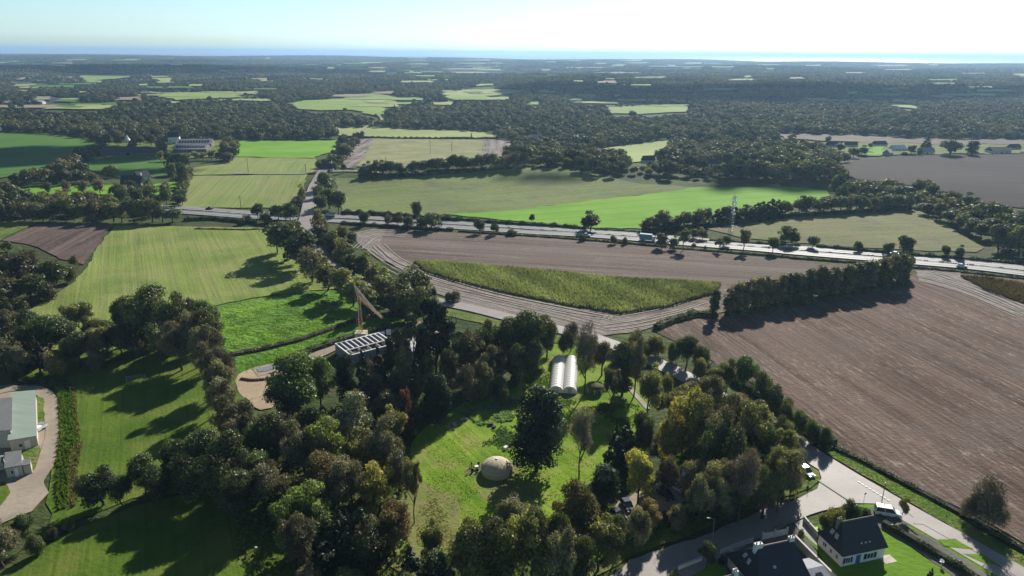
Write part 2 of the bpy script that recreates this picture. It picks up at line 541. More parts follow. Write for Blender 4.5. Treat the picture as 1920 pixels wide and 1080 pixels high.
KNAME = {'oak': 'oak_tree', 'olive': 'broadleaf_tree', 'green': 'broadleaf_tree', 'brown': 'bare_crowned_tree', 'autumn': 'autumn_tree', 'yellow': 'yellow_tree', 'silver': 'willow_tree', 'conif': 'conifer_tree', 'cypress': 'cypress_tree', 'pine': 'pine_tree', 'poplar': 'poplar_tree', 'poplard': 'poplar_tree', 'bush': 'shrub', 'bushg': 'shrub', 'bushb': 'shrub', 'redtree': 'red_leaved_tree', 'bushtwig': 'shrub', 'twig': 'bare_tree', 'loose': 'young_tree'}
KDESC = {'oak': 'dark round tree', 'olive': 'olive leafy tree', 'green': 'fresh green tree', 'brown': 'grey-brown half-bare tree', 'autumn': 'rusty orange tree', 'yellow': 'yellow-green tree', 'silver': 'silvery willow-like tree', 'conif': 'dark pointed conifer', 'cypress': 'dark egg-shaped evergreen', 'pine': 'high-crowned dark pine', 'poplar': 'slim olive tree', 'poplard': 'slim dark tree', 'bush': 'low dark shrub', 'bushg': 'low olive shrub', 'bushb': 'low brown shrub', 'redtree': 'dark red tree', 'bushtwig': 'leafless grey shrub', 'twig': 'leafless grey tree', 'loose': 'open-crowned olive tree'}
TREES = []   # every single tree: dict(obj, px, zone, kind)
KEEP = []    # ground positions already taken (x, y, r)

def place_tree(x, y, H, W, kind, zone, label=None, var=None):
    """H height in metres, W crown width in metres"""
    z = terr1(x, y)
    px, py, d = proj((x, y, z))
    lod = 'n' if d < 235 else 'm'
    var = rng.randrange(4) if var is None else var
    cm, tm = make_proto(kind, var, lod)
    sR = W / (2 * SPEC[kind][1] * 1.02)
    o = bpy.data.objects.new(KNAME[kind], cm if tm is None else None)
    C.objects.link(o)
    o.location = (x, y, z - .05)
    o.rotation_euler = (0, 0, rng.uniform(0, 6.28))
    as_ = rng.uniform(.88, 1.14) if W < 13 else 1.0
    o.scale = (sR * as_, sR / as_, H / 10)
    if tm is not None:
        c = bpy.data.objects.new('crown', cm); C.objects.link(c); c.parent = o
        t = bpy.data.objects.new('trunk', tm); C.objects.link(t); t.parent = o
    o['category'] = 'shrub' if kind.startswith('bush') else 'tree'
    TREES.append(dict(o=o, px=px, py=py, zone=zone, kind=kind, label=label))
    KEEP.append((x, y, W * .5))
    return o

def T(cx, ytop, ybase, w, kind, zone, label=None):
    if zone == 'bridgeroad': w *= 1.2; ytop -= 5
    p = P(cx, ybase)
    H = height_for(p, ytop)
    W = w * proj(p)[2] / FPX
    return place_tree(p.x, p.y, H, W, kind, zone, label)

ORD = ['first', 'second', 'third', 'fourth', 'fifth', 'sixth', 'seventh', 'eighth', 'ninth', 'tenth', 'eleventh', 'twelfth', 'thirteenth', 'fourteenth', 'fifteenth', 'sixteenth', 'seventeenth', 'eighteenth', 'nineteenth', 'twentieth']
ORD += ['twenty-' + o for o in ORD[:9]] + ['thirtieth'] + ['thirty-' + o for o in ORD[:9]] + ['fortieth'] + ['forty-' + o for o in ORD[:9]] + ['fiftieth'] + ['fifty-' + o for o in ORD[:9]] + ['sixtieth'] + ['sixty-' + o for o in ORD[:9]] + ['seventieth']

def label_trees(zones):
    by = {}
    for t in TREES: by.setdefault((t['zone'], t['kind']), []).append(t)
    for (z, k), lst in by.items():
        where = zones[z]
        lst.sort(key=lambda t: t['px'])
        free = [t for t in lst if not t['label']]
        for i, t in enumerate(free):
            if len(free) == 1: lab = 'the only %s %s' % (KDESC[k], where)
            elif i == 0: lab = 'leftmost %s %s' % (KDESC[k], where)
            elif i == len(free) - 1: lab = 'rightmost %s %s' % (KDESC[k], where)
            else: lab = '%s %s from the left %s' % (ORD[i], KDESC[k], where)
            t['label'] = lab
        for t in lst:
            t['o']['label'] = t['label']
            t['o']['group'] = ('shrubs ' if k.startswith('bush') else 'trees ') + where

# ------------------------------------------------------------------ polygon helpers
def inpoly(x, y, poly):
    x = np.asarray(x); y = np.asarray(y); ins = np.zeros(x.shape, bool)
    n = len(poly)
    for i in range(n):
        x0, y0 = poly[i]; x1, y1 = poly[(i + 1) % n]
        if y0 == y1: continue
        c = ((y0 > y) != (y1 > y)) & (x < (x1 - x0) * (y - y0) / (y1 - y0) + x0)
        ins ^= c
    return ins

CLEAR = []     # ground polygons where no wood grows
ROADS = []     # (polyline, half width)

def wpoly(px):
    out = []
    for q in px:
        p = P(*q); out.append((p.x, p.y))
    return out

def rough_edge(poly, step, amp):
    out = []
    n = len(poly)
    for i in range(n):
        a = Vector(poly[i]); b = Vector(poly[(i + 1) % n]); d = b - a
        k = max(1, int(d.length / step)); nn = Vector((-d.y, d.x)).normalized() if d.length > 0 else Vector((0, 0))
        for j in range(k):
            q = a + d * (j / k)
            if j: q = q + nn * rng.uniform(-amp, amp)
            out.append((q.x, q.y))
    return out

def sheet(name, poly, mat, off=0.05, grid=None, label=None, cat=None, kind='structure', edge=True):
    """a sheet of ground following the land"""
    xs = [p[0] for p in poly]; ys = [p[1] for p in poly]
    cx, cy = sum(xs) / len(xs), sum(ys) / len(ys)
    d = math.hypot(cx, cy)
    g = grid or max(5.0, d * 0.016)
    if edge: poly = rough_edge(poly, g * .8, min(g * .13, 4.0) if d < 700 else min(g * .45, 12.0))
    n = len(poly)
    pts = [Vector(p) for p in poly]
    gx = np.arange(min(xs), max(xs), g); gy = np.arange(min(ys), max(ys), g)
    if len(gx) and len(gy):
        X, Y = np.meshgrid(gx, gy); X = X.ravel(); Y = Y.ravel()
        m = inpoly(X, Y, poly)
        pts += [Vector((float(a), float(b))) for a, b in zip(X[m], Y[m])]
    v, e, f, _, _, _ = delaunay_2d_cdt(pts, [(i, (i + 1) % n) for i in range(n)], [], 2, 1e-4)
    v = [tuple(q) for q in v]
    cen = np.array([[sum(v[i][0] for i in t) / len(t), sum(v[i][1] for i in t) / len(t)] for t in f])
    ok = inpoly(cen[:, 0], cen[:, 1], poly)
    f = [t for t, k in zip(f, ok) if k]
    o_ = off + d * 0.0007 * (off / 0.05) ** .5
    z = terr(np.array([q[0] for q in v]), np.array([q[1] for q in v])) + o_
    me = bpy.data.meshes.new(name)
    me.from_pydata([(q[0], q[1], float(zz)) for q, zz in zip(v, z)], [], f)
    me.update()
    if me.polygons and me.polygons[0].normal.z < 0: me.flip_normals()
    for p in me.polygons: p.use_smooth = True
    me.materials.append(mat)
    o = bpy.data.objects.new(name, me); C.objects.link(o)
    tag(o, label, cat, None, kind)
    return o

def ribbon(name, pts, width, mat, off=0.08, label=None, cat=None, kind='structure', parent=None, step=6.0, clear=True, rag=0.0, z0=None):
    """a road or track along ground points [(x, y)]"""
    line = []
    pts = [Vector(p) for p in pts]
    # smooth with Catmull-Rom
    for i in range(len(pts) - 1):
        p0 = pts[max(i - 1, 0)]; p1 = pts[i]; p2 = pts[i + 1]; p3 = pts[min(i + 2, len(pts) - 1)]
        k = max(2, int((p2 - p1).length / step))
        for j in range(k):
            t = j / k
            line.append(0.5 * ((2 * p1) + (p2 - p0) * t + (2 * p0 - 5 * p1 + 4 * p2 - p3) * t * t + (3 * p1 - p0 - 3 * p2 + p3) * t ** 3))
    line.append(pts[-1])
    vs, fs = [], []
    if isinstance(width, (int, float)): width = (width, width)
    nn = len(line)
    for i, q in enumerate(line):
        a = line[max(i - 1, 0)]; b = line[min(i + 1, nn - 1)]
        d = (b - a).normalized(); nrm = Vector((-d.y, d.x))
        w = (width[0] + (width[1] - width[0]) * i / (nn - 1)) / 2
        for k in (-1, -.33, .33, 1):
            ww = w * (1 + (rng.uniform(-rag, rag) if abs(k) == 1 else 0))
            c = q + nrm * ww * k
            z = (terr1(c.x, c.y) if z0 is None else z0(i / (nn - 1))) + off + math.hypot(c.x, c.y) * 0.0007 * (off / .05) ** .5
            vs.append((c.x, c.y, z))
        if i:
            for k in range(3):
                o4 = 4 * (i - 1) + k
                fs.append((o4, o4 + 1, o4 + 5, o4 + 4))
    me = bpy.data.meshes.new(name); me.from_pydata(vs, [], fs); me.update()
    if me.polygons[0].normal.z < 0: me.flip_normals()
    for p in me.polygons: p.use_smooth = True
    me.materials.append(mat)
    o = bpy.data.objects.new(name, me); C.objects.link(o)
    if parent: o.parent = parent
    tag(o, label, cat, None, kind)
    if clear: ROADS.append(([(q.x, q.y) for q in line], max(width) / 2))
    return o

def pxline(l): return [tuple(P(*q)[:2]) for q in l]

def near_road(x, y, extra):
    ok = np.zeros(x.shape, bool)
    for line, hw in ROADS:
        L_ = np.array(line)
        a = L_[:-1]; b = L_[1:]
        lo = L_.min(0) - hw - extra; hi = L_.max(0) + hw + extra
        cand = np.where((x > lo[0]) & (x < hi[0]) & (y > lo[1]) & (y < hi[1]))[0]
        if not len(cand): continue
        px_, py_ = x[cand], y[cand]
        dm = np.full(len(cand), 1e9)
        for (p, q) in zip(a, b):
            d = q - p; l2 = (d ** 2).sum() + 1e-9
            t = np.clip(((px_ - p[0]) * d[0] + (py_ - p[1]) * d[1]) / l2, 0, 1)
            dm = np.minimum(dm, np.hypot(px_ - p[0] - t * d[0], py_ - p[1] - t * d[1]))
        ok[cand[dm < hw + extra]] = True
    return ok

def tufts(name, poly, n, h, w, mat, label, cat, holes=(), rows=None, off=0.0, lean=.35, ragged=0.0):
    """uncountable upright leaves over a ground polygon, as one thing"""
    P_ = np.array(poly); lo = P_.min(0); hi = P_.max(0)
    x = nr.uniform(lo[0], hi[0], n * 3); y = nr.uniform(lo[1], hi[1], n * 3)
    if rows:
        ang, sp = rows
        c, s = math.cos(ang), math.sin(ang)
        u = x * c + y * s; v = -x * s + y * c
        v = np.round(v / sp) * sp + nr.normal(size=v.shape) * sp * .12
        x = u * c - v * s; y = u * s + v * c
    m = inpoly(x, y, poly)
    if ragged: m &= (np.sin(x / 2.3 + 1.7 * np.sin(y / 3.1)) * np.sin(y / 2.7 + 1.3 * np.sin(x / 4.2)) + nr.random(len(x)) * .9) > ragged
    for hl in holes: m &= ~inpoly(x, y, hl)
    x, y = x[m][:n], y[m][:n]
    k = len(x)
    hh = h * (.5 + .7 * nr.random(k) ** 1.5)
    z = terr(x, y)
    pos = np.stack([x, y, z + hh * .5 + off], 1)
    axis = np.stack([nr.normal(size=k) * lean, nr.normal(size=k) * lean, np.ones(k)], 1)
    nrm = unit(k); nrm[:, 2] *= .4
    cl = np.sin(x / 7.1) * np.sin(y / 9.3) + np.sin(x / 3.1 + y / 4.7)
    tint = .5 + .14 * cl + .35 * (nr.random(k) - .5)
    me = quads_mesh(name, pos, nrm, hh, w * (.6 + .8 * nr.random(k)), tint, mat, axis)
    o = bpy.data.objects.new(name, me); C.objects.link(o)
    tag(o, label, cat, None, 'stuff')
    return o
# ------------------------------------------------------------------ ground and sea
def axis_lines(lo, hi, fine_lo, fine_hi, step, growth, cap):
    out = list(np.arange(fine_lo, fine_hi + step, step))
    s = step; v = out[-1]
    while v < hi:
        s = min(s * growth, cap); v += s; out.append(v)
    s = step; v = out[0]
    while v > lo:
        s = min(s * growth, cap); v -= s; out.insert(0, v)
    return np.array(out)

gx = axis_lines(-14000, 14000, -560, 560, 10, 1.05, 160)
gy = axis_lines(-200, 10600, 20, 900, 10, 1.04, 110)
X, Y = np.meshgrid(gx, gy)
Z = terr(X, Y)
nx, ny = len(gx), len(gy)
me = bpy.data.meshes.new('ground')
co = np.stack([X.ravel(), Y.ravel(), Z.ravel()], 1).astype(np.float32)
me.vertices.add(len(co)); me.vertices.foreach_set('co', co.ravel())
ii, jj = np.meshgrid(np.arange(nx - 1), np.arange(ny - 1))
a_ = (jj * nx + ii).ravel()
q_ = np.stack([a_, a_ + 1, a_ + nx + 1, a_ + nx], 1).astype(np.int32)
me.loops.add(q_.size); me.loops.foreach_set('vertex_index', q_.ravel())
me.polygons.add(len(q_)); me.polygons.foreach_set('loop_start', np.arange(0, q_.size, 4, dtype=np.int32)); me.polygons.foreach_set('loop_total', np.full(len(q_), 4, np.int32))
me.update(calc_edges=True)
M_ground = field_mat('rough_ground', (0.030, 0.044, 0.013), (0.090, 0.125, 0.032), 0, 3, .1, .6, .5, (0.06, 0.048, 0.026), psize=40, gsize=2.5)
me.materials.append(M_ground)
o = bpy.data.objects.new('ground', me); C.objects.link(o)
tag(o, 'rolling wooded countryside reaching from the garden to the coast', None, None, 'structure')

m, nt, out = new_mat('sea_water')
p = N(nt, "ShaderNodeBsdfPrincipled"); p.inputs['Base Color'].default_value = (0.10, 0.15, 0.18, 1); p.inputs['Roughness'].default_value = .28
tc = N(nt, "ShaderNodeTexCoord"); bp = N(nt, "ShaderNodeBump"); bp.inputs['Strength'].default_value = .3; bp.inputs['Distance'].default_value = 4
nt.links.new(noise(nt, tc.outputs['Object'], .01, 4), bp.inputs['Height']); nt.links.new(bp.outputs[0], p.inputs['Normal']); nt.links.new(p.outputs[0], out.inputs[0])
sea = MB().poly([(-46000, 8600, -14), (46000, 8600, -14), (46000, 60000, -14), (-46000, 60000, -14)]).build('sea', m)
tag(sea, 'pale strip of sea on the horizon', None, None, 'structure')

# ------------------------------------------------------------------ fields
def rowang(a, b):
    A, B = P(*a), P(*b); return math.atan2(B.y - A.y, B.x - A.x)

GR_L = (0.20, 0.315, 0.050); GR_D = (0.125, 0.215, 0.035)
def F(name, px, mat, off=.05, label=None, clear=True, grid=None, edge=True):
    w = wpoly(px)
    if clear: CLEAR.append(w)
    return sheet(name, w, mat, off, grid, label, None, 'structure', edge)

m_young = field_mat('young_crop', (0.120, 0.165, 0.034), (0.215, 0.275, 0.062), rowang((330, 560), (300, 430)), 1.6, .55, .5, .3, (0.235, 0.235, 0.090), tram=13, tramc=(.17, .17, .07), psize=45, stretch=45)
m_soil1 = field_mat('ploughed_soil_dark', (0.060, 0.042, 0.036), (0.165, 0.118, 0.100), rowang((60, 480), (170, 425)), 1.5, .8, .2, .4, fleck=(.30, .25, .22), fleck_t=.66)
m_bright = field_mat('bright_grass', (0.115, 0.255, 0.014), (0.165, 0.335, 0.022), rowang((900, 410), (1300, 380)), 2, .3, .5, .2, (0.17, 0.33, .04), tram=14, tramc=(.07, .17, .015), psize=80, bump=.2)
m_rough = field_mat('rough_pasture', (0.075, 0.170, 0.016), (0.165, 0.310, 0.026), 0, 2, .1, .6, .5, (0.060, 0.100, 0.025), psize=18, gsize=1.6, bump=.9)
m_pitch = field_mat('football_grass', (0.052, 0.098, 0.008), (0.100, 0.160, 0.016), rowang((200, 880), (215, 700)), 1.4, .4, .5, .3, (0.130, 0.150, 0.03), tram=5, tramc=(.055, .10, .01), psize=26, gsize=1.0, bump=.4)
m_meadow = field_mat('yurt_meadow_grass', (0.085, 0.165, 0.008), (0.210, 0.315, 0.022), rowang((800, 830), (920, 950)), .9, .5, .6, .5, (0.235, 0.225, 0.075), tram=2.6, tramc=(.16, .21, .035), psize=16, gsize=.8, bump=.5)
m_lawn = field_mat('house_lawn', (0.095, 0.190, 0.012), (0.145, 0.255, 0.020), 0, 1, .3, .4, .3, tram=1.6, tramc=(.09, .17, .015), psize=14, gsize=.5, bump=.3)
m_verge = field_mat('verge_grass', (0.060, 0.105, 0.016), (0.150, 0.200, 0.040), 0, 1, .1, .6, .5, (0.18, 0.15, 0.07), psize=14, gsize=.9, bump=.8)
m_stub = field_mat('stubble_soil', (0.080, 0.058, 0.047), (0.190, 0.148, 0.122), rowang((700, 470), (1400, 510)), 1.3, 1.2, .15, .5, None, fleck=(.33, .28, .245), fleck_t=.66, psize=30, stretch=45)
m_stubl = field_mat('stubble_soil_worn', (0.120, 0.098, 0.084), (0.250, 0.215, 0.188), rowang((1000, 590), (1100, 617)), 1.3, .9, .2, .4, fleck=(.5, .46, .42), fleck_t=.62, psize=30)
m_brown = field_mat('brown_stubble', (0.060, 0.038, 0.027), (0.190, 0.130, 0.098), rowang((1400, 640), (1700, 850)), 1.3, 1.9, .7, .6, (0.125, 0.095, 0.080), fleck=(.40, .34, .295), fleck_t=.635, psize=55, gsize=.9, stretch=50, bump=.8)
m_dark = field_mat('dark_brown_soil', (0.026, 0.018, 0.015), (0.050, 0.036, 0.031), rowang((1600, 320), (1900, 330)), 3, .8, .4, .2, psize=120, stretch=30)
m_hill = field_mat('thin_crop_on_hill', (0.110, 0.140, 0.042), (0.200, 0.240, 0.078), rowang((700, 380), (1000, 350)), 2.2, .5, .8, .4, (0.105, 0.125, 0.065), psize=70, gsize=3, stretch=30)
m_flat = field_mat('thin_crop_in_strip', (0.120, 0.130, 0.055), (0.210, 0.220, 0.085), rowang((1480, 440), (1750, 430)), 3, .5, .8, .4, (0.13, 0.105, 0.075), psize=40, gsize=2, stretch=20)
m_shade = field_mat('shaded_green_crop', (0.050, 0.120, 0.018), (0.080, 0.175, 0.028), rowang((0, 290), (150, 280)), 4, .5, .4, .1, psize=120, bump=.1)  # shade lying on the fields is put into this darker crop green
m_pale = field_mat('pale_green_crop', (0.150, 0.200, 0.050), (0.235, 0.285, 0.085), rowang((420, 390), (470, 330)), 2.2, .5, .4, .2, (0.23, 0.22, 0.09), tram=11, tramc=(.17, .17, .07), psize=80, stretch=60)
m_far = field_mat('far_meadow', (0.165, 0.245, 0.055), (0.235, 0.315, 0.085), 0, 5, .3, .4, .2, psize=120, bump=.1)
m_farp = field_mat('far_pale_meadow', (0.225, 0.270, 0.095), (0.310, 0.350, 0.130), 0, 5, .3, .4, .2, psize=120, bump=.1)
m_fart = field_mat('far_tan_field', (0.210, 0.175, 0.130), (0.290, 0.240, 0.170), 0, 5, .5, .4, .2, psize=100, bump=.1)
m_tanr = field_mat('fallow_field', (0.10, 0.085, 0.065), (0.165, 0.14, 0.105), rowang((1500, 258), (1800, 268)), 4, .5, .4, .2, psize=80, bump=.1)
m_beige = field_mat('beige_pasture', (0.185, 0.200, 0.085), (0.290, 0.295, 0.135), rowang((660, 300), (950, 290)), 4, .3, .7, .4, (0.160, 0.125, 0.075), psize=26, gsize=5)
m_rib = field_mat('pale_ribbed_soil', (0.150, 0.120, 0.105), (0.400, 0.350, 0.315), rowang((930, 295), (925, 265)), 4.0, 1.2, .2, .2, psize=50, stretch=60, bump=1)

F('crop_field', [(215, 423), (505, 428), (560, 470), (650, 540), (560, 548), (470, 560), (385, 578), (330, 620), (200, 660), (60, 655), (15, 640), (0, 600), (60, 580), (130, 535), (165, 500), (180, 470)], m_young, .05, 'pale green young crop field with tramlines left of the bridge road')
F('ploughed_field', [(75, 419), (212, 421), (178, 468), (158, 497), (112, 487), (62, 462), (2, 452)], m_soil1, .07, 'small dark ploughed field at the left edge')
F('grass_strip', [(-40, 414), (72, 418), (0, 452), (-60, 460)], m_verge, .06, 'grass wedge at the far left beside the ploughed field')
F('rough_pasture', [(386, 580), (470, 562), (560, 548), (640, 545), (690, 590), (770, 600), (800, 615), (730, 628), (640, 640), (545, 668), (460, 700), (430, 705), (405, 640)], m_rough, .05, 'bright rough pasture behind the crane')
F('football_field', [(40, 700), (130, 668), (250, 655), (330, 640), (420, 640), (450, 700), (480, 800), (440, 880), (400, 920), (250, 935), (200, 955), (120, 985), (90, 990), (95, 900), (110, 780), (100, 722), (40, 715)], m_pitch, .05, 'bright green football field with a goal')
F('lower_meadow', [(-60, 1110), (60, 1040), (150, 990), (250, 950), (400, 915), (500, 900), (560, 1000), (560, 1150), (200, 1180), (-60, 1180)], m_pitch, .055, 'green meadow in the bottom left corner')
F('left_meadow', [(-60, 660), (60, 660), (40, 720), (-60, 740)], m_verge, .05, 'rough grass above the barns')
F('yurt_meadow', [(760, 850), (800, 800), (870, 755), (930, 745), (990, 690), (1040, 645), (1120, 655), (1190, 700), (1215, 760), (1190, 830), (1120, 895), (1060, 960), (960, 1000), (900, 1010), (830, 1020), (780, 1010)], m_meadow, .05, 'sunlit mown meadow around the yurt')
F('stubble_field', [(652, 440), (700, 430), (800, 434), (900, 440), (1040, 448), (1200, 462), (1360, 476), (1480, 488), (1560, 495), (1700, 512), (1560, 560), (1345, 588), (1300, 586), (1200, 622), (1120, 632), (1040, 612), (930, 588), (860, 566), (800, 545), (760, 510), (700, 480)], m_stub, .05, 'grey brown stubble field below the highway')
F('worn_headland', [(652, 440), (700, 430), (722, 432), (712, 455), (740, 480), (790, 508), (850, 535), (950, 562), (1080, 588), (1160, 596), (1250, 588), (1330, 566), (1335, 585), (1300, 586), (1200, 622), (1120, 632), (1040, 612), (930, 588), (860, 566), (800, 545), (760, 510), (700, 480)], m_stubl, .07, 'worn pale headland curving round the maize', False)
F('brown_field', [(1228, 622), (1290, 600), (1345, 592), (1560, 562), (1700, 516), (1740, 503), (1990, 530), (2100, 600), (2100, 1120), (1920, 1020), (1860, 985), (1560, 838), (1490, 785), (1430, 735), (1350, 690), (1300, 655)], m_brown, .05, 'large brown stubble field on the right')
F('worn_headland', [(1715, 508), (1800, 512), (1830, 540), (2000, 600), (2000, 625), (1900, 590), (1790, 545), (1722, 528)], m_stubl, .07, 'pale tractor-worn corner of the brown field below the highway', False)
F('hill_field', [(628, 334), (700, 337), (760, 333), (850, 327), (940, 318), (1000, 315), (1070, 318), (1130, 330), (1190, 344), (1300, 352), (1260, 360), (1100, 378), (940, 398), (835, 402), (800, 408), (640, 397)], m_hill, .05, 'domed grey green field in the middle of the view')
F('bright_field', [(835, 402), (940, 398), (1100, 378), (1260, 360), (1300, 352), (1480, 352), (1550, 358), (1558, 372), (1480, 385), (1390, 398), (1250, 412), (1205, 430), (1100, 428), (960, 415), (860, 405)], m_bright, .08, 'vivid green field above the highway')
F('strip_field', [(1325, 430), (1380, 420), (1480, 408), (1600, 400), (1700, 393), (1720, 393), (1770, 420), (1845, 465), (1830, 474), (1700, 470), (1560, 462), (1400, 448)], m_flat, .06, 'grey green field between the highway and the hedge on the right')
F('dark_field', [(1565, 312), (1600, 302), (1690, 292), (1800, 291), (2050, 288), (2050, 400), (1920, 392), (1850, 385), (1780, 362), (1700, 348), (1600, 336)], m_dark, .06, 'dark brown field at the right edge')
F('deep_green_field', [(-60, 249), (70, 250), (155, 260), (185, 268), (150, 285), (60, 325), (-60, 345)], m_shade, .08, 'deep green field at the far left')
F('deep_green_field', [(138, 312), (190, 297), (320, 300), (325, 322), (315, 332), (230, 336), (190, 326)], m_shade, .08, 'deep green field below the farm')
F('bright_field', [(442, 265), (637, 264), (628, 285), (592, 298), (440, 295)], m_bright, .10, 'vivid green field behind the crossroads')
F('pale_field', [(440, 296), (592, 299), (598, 326), (480, 328), (365, 330), (352, 316), (430, 308)], m_pale, .10, 'pale field with a lane across it left of the bridge road')
F('pale_field', [(362, 331), (480, 329), (577, 328), (570, 352), (555, 391), (440, 391), (335, 389)], m_pale, .08, 'pale green striped field beside the bridge road')
F('far_green_strip', [(625, 241), (720, 241), (925, 250), (930, 259), (740, 259), (640, 256)], m_farp, .12, 'pale green strip field behind the beige pasture')
F('beige_pasture', [(700, 260), (900, 261), (910, 262), (900, 300), (840, 312), (720, 318), (650, 312), (668, 285)], m_beige, .10, 'beige pasture with dark tufts')
F('ribbed_soil', [(908, 262), (950, 261), (968, 272), (966, 290), (935, 305), (898, 303)], m_rib, .12, 'pale ribbed soil at the end of the beige pasture')
F('ribbed_soil', [(676, 262), (702, 260), (690, 285), (665, 318), (636, 316), (655, 290)], m_rib, .12, 'pale ribbed headland left of the beige pasture')
F('far_field', [(545, 196), (568, 190), (640, 187), (650, 178), (705, 177), (742, 184), (738, 195), (720, 208), (714, 222), (700, 218), (660, 208), (600, 209), (555, 205)], m_far, .2, 'light green field on the slope beyond the strip field')
F('far_field', [(292, 175), (400, 175), (458, 178), (440, 185), (405, 186), (330, 190), (308, 186)], m_far, .2, 'light green far field on the left')
F('far_field', [(1134, 204), (1180, 201), (1290, 200), (1292, 211), (1200, 216), (1145, 214)], m_far, .2, 'light green far field right of the middle')
F('far_field', [(1040, 293), (1100, 285), (1165, 275), (1262, 262), (1262, 274), (1235, 285), (1200, 305), (1180, 308), (1165, 290), (1090, 296)], m_farp, .15, 'pale green field curving between the woods')
F('far_field', [(835, 175), (870, 170), (935, 169), (990, 172), (940, 179), (860, 187), (835, 184)], m_farp, .2, 'pale far field in front of the dark wood')
F('far_field', [(148, 143), (240, 142), (260, 146), (170, 154), (150, 150)], m_far, .25, 'pale far field at the upper left')
F('far_field', [(285, 148), (333, 148), (333, 157), (292, 158)], m_farp, .25, 'small pale far field at the upper left')
F('small_meadow', [(30, 352), (120, 350), (215, 348), (212, 366), (120, 368), (50, 366)], m_bright, .1, 'small bright meadow behind the tree belt')
F('small_meadow', [(278, 348), (328, 342), (332, 348), (312, 366), (282, 368)], m_bright, .1, 'small bright meadow beside the hamlet house')
F('tan_field', [(1450, 252), (1600, 255), (1760, 262), (1960, 263), (1960, 272), (1760, 272), (1600, 268), (1470, 262)], m_tanr, .15, 'long tan field behind the hamlet on the right')
F('hamlet_ground', [(1545, 270), (1640, 268), (1960, 272), (1960, 288), (1700, 291), (1620, 294), (1575, 288)], m_verge, .12, 'gardens of the hamlet on the right')
F('small_meadow', [(1628, 277), (1662, 277), (1657, 290), (1630, 293)], m_bright, .2, 'tiny bright lawn in the hamlet on the right', False)
F('far_field', [(1655, 196), (1690, 197), (1726, 203), (1722, 207), (1680, 203)], m_far, .25, 'small light field in the right-hand wood')
F('farm_ground', [(190, 270), (300, 268), (425, 262), (430, 285), (400, 296), (320, 300), (200, 297)], m_verge, .1, 'yard and gardens of the large farm')
m_worn = field_mat('trodden_ground', (0.13, 0.14, 0.045), (0.24, 0.215, 0.085), 0, 1, .1, .5, .5, (0.12, 0.20, .02), psize=4, gsize=.5, bump=.4)
def worn(x, y, rx, ry, lab):
    p = P(x, y); w = [(p.x + math.cos(a * .4488) * rx * rng.uniform(.75, 1.2), p.y + math.sin(a * .4488) * ry * rng.uniform(.75, 1.2)) for a in range(14)]
    sheet('worn_patch', w, m_worn, .075, 2.0, lab)
worn(931, 886, 5.4, 5.2, 'trodden ground around the yurt'); worn(1056, 742, 5.5, 2.4, 'trodden ground in front of the polytunnels'); worn(1056, 676, 5.5, 2.0, 'bare ground behind the polytunnels'); worn(892, 884, 2.6, 2.4, 'trodden ground around the garden table')
worn(1000, 700, 5, 4, 'bare earth left of the polytunnels'); worn(905, 738, 6, 5, 'bare earth under the thin tree'); worn(790, 985, 7, 16, 'leaf-strewn edge of the meadow'); worn(960, 930, 6, 5, 'dry patch in the meadow below the yurt')
F('roadside_verge', [(800, 572), (830, 578), (900, 592), (945, 604), (1040, 628), (1100, 645), (1060, 650), (980, 626), (900, 606), (820, 590)], m_verge, .06, 'lit grass verge below the lane', grid=4)
F('roadside_verge', [(815, 556), (860, 568), (930, 586), (1000, 603), (1080, 624), (1040, 615), (940, 591), (850, 572)], m_verge, .065, 'narrow grass strip between lane and stubble field', False, grid=4)
# many little fields in the far distance
frng = random.Random(21)
for i in range(210):
    py = 110 + 92 * frng.random() ** 1.2
    pxx = frng.uniform(-20, 1940)
    if pxx > 1180 and frng.random() < .35: continue
    w_ = (frng.uniform(16, 78)) * (0.55 + (py - 110) / 85); h_ = frng.uniform(.6, 1.7) * (1 + (py - 110) / 36)
    sk = frng.uniform(-.4, .4) * w_
    try:
        q = [(pxx - w_ / 2, py), (pxx + w_ / 2 + sk * .3, py - h_ * frng.uniform(.0, .5)), (pxx + w_ / 2 + sk, py + h_), (pxx - w_ / 2 + sk, py + h_ * frng.uniform(.6, 1.1))]
        wq = wpoly(q)
        if max(math.hypot(*a) for a in wq) > 9000: continue
        F('distant_field', q, frng.choice([m_far, m_farp, m_fart, m_farp, m_shade]), .3, 'distant little field far off among the woods')
    except Exception as e:
        print('field', i, e)

# ------------------------------------------------------------------ roads and tracks
m_road = field_mat('road_asphalt', (0.22, 0.195, 0.18), (0.30, 0.27, 0.25), 0, 2, .2, .5, .4, psize=14, gsize=.5, bump=.05, sheen=.4)
m_hwy = field_mat('highway_asphalt', (0.16, 0.16, 0.17), (0.25, 0.25, 0.25), rowang((700, 412), (1200, 446)), 1.2, .8, .3, .2, psize=60, bump=.05, sheen=.16, stretch=80)
m_gravel = field_mat('gravel', (0.26, 0.215, 0.165), (0.36, 0.305, 0.240), 0, 1, .05, .6, .3, (.22, .20, .15), psize=12, gsize=.5, bump=.15)
m_sand = field_mat('sandy_earth', (0.33, 0.255, 0.175), (0.43, 0.34, 0.24), 0, 3, .05, .8, .2, (.27, .20, .13), psize=9, gsize=.7, bump=.1)
m_concrete_g = field_mat('pale_concrete', (0.33, 0.315, 0.29), (0.47, 0.45, 0.42), 0, 1, .1, .5, .3, psize=6, gsize=.5, bump=.1)
m_tar = field_mat('old_driveway', (0.10, 0.10, 0.095), (0.19, 0.185, 0.17), 0, 1, .1, .6, .4, (0.12, 0.12, 0.06), psize=6, gsize=.5, bump=.3)
m_white = plain('white_road_paint', (0.75, 0.74, 0.70), .6, .1)
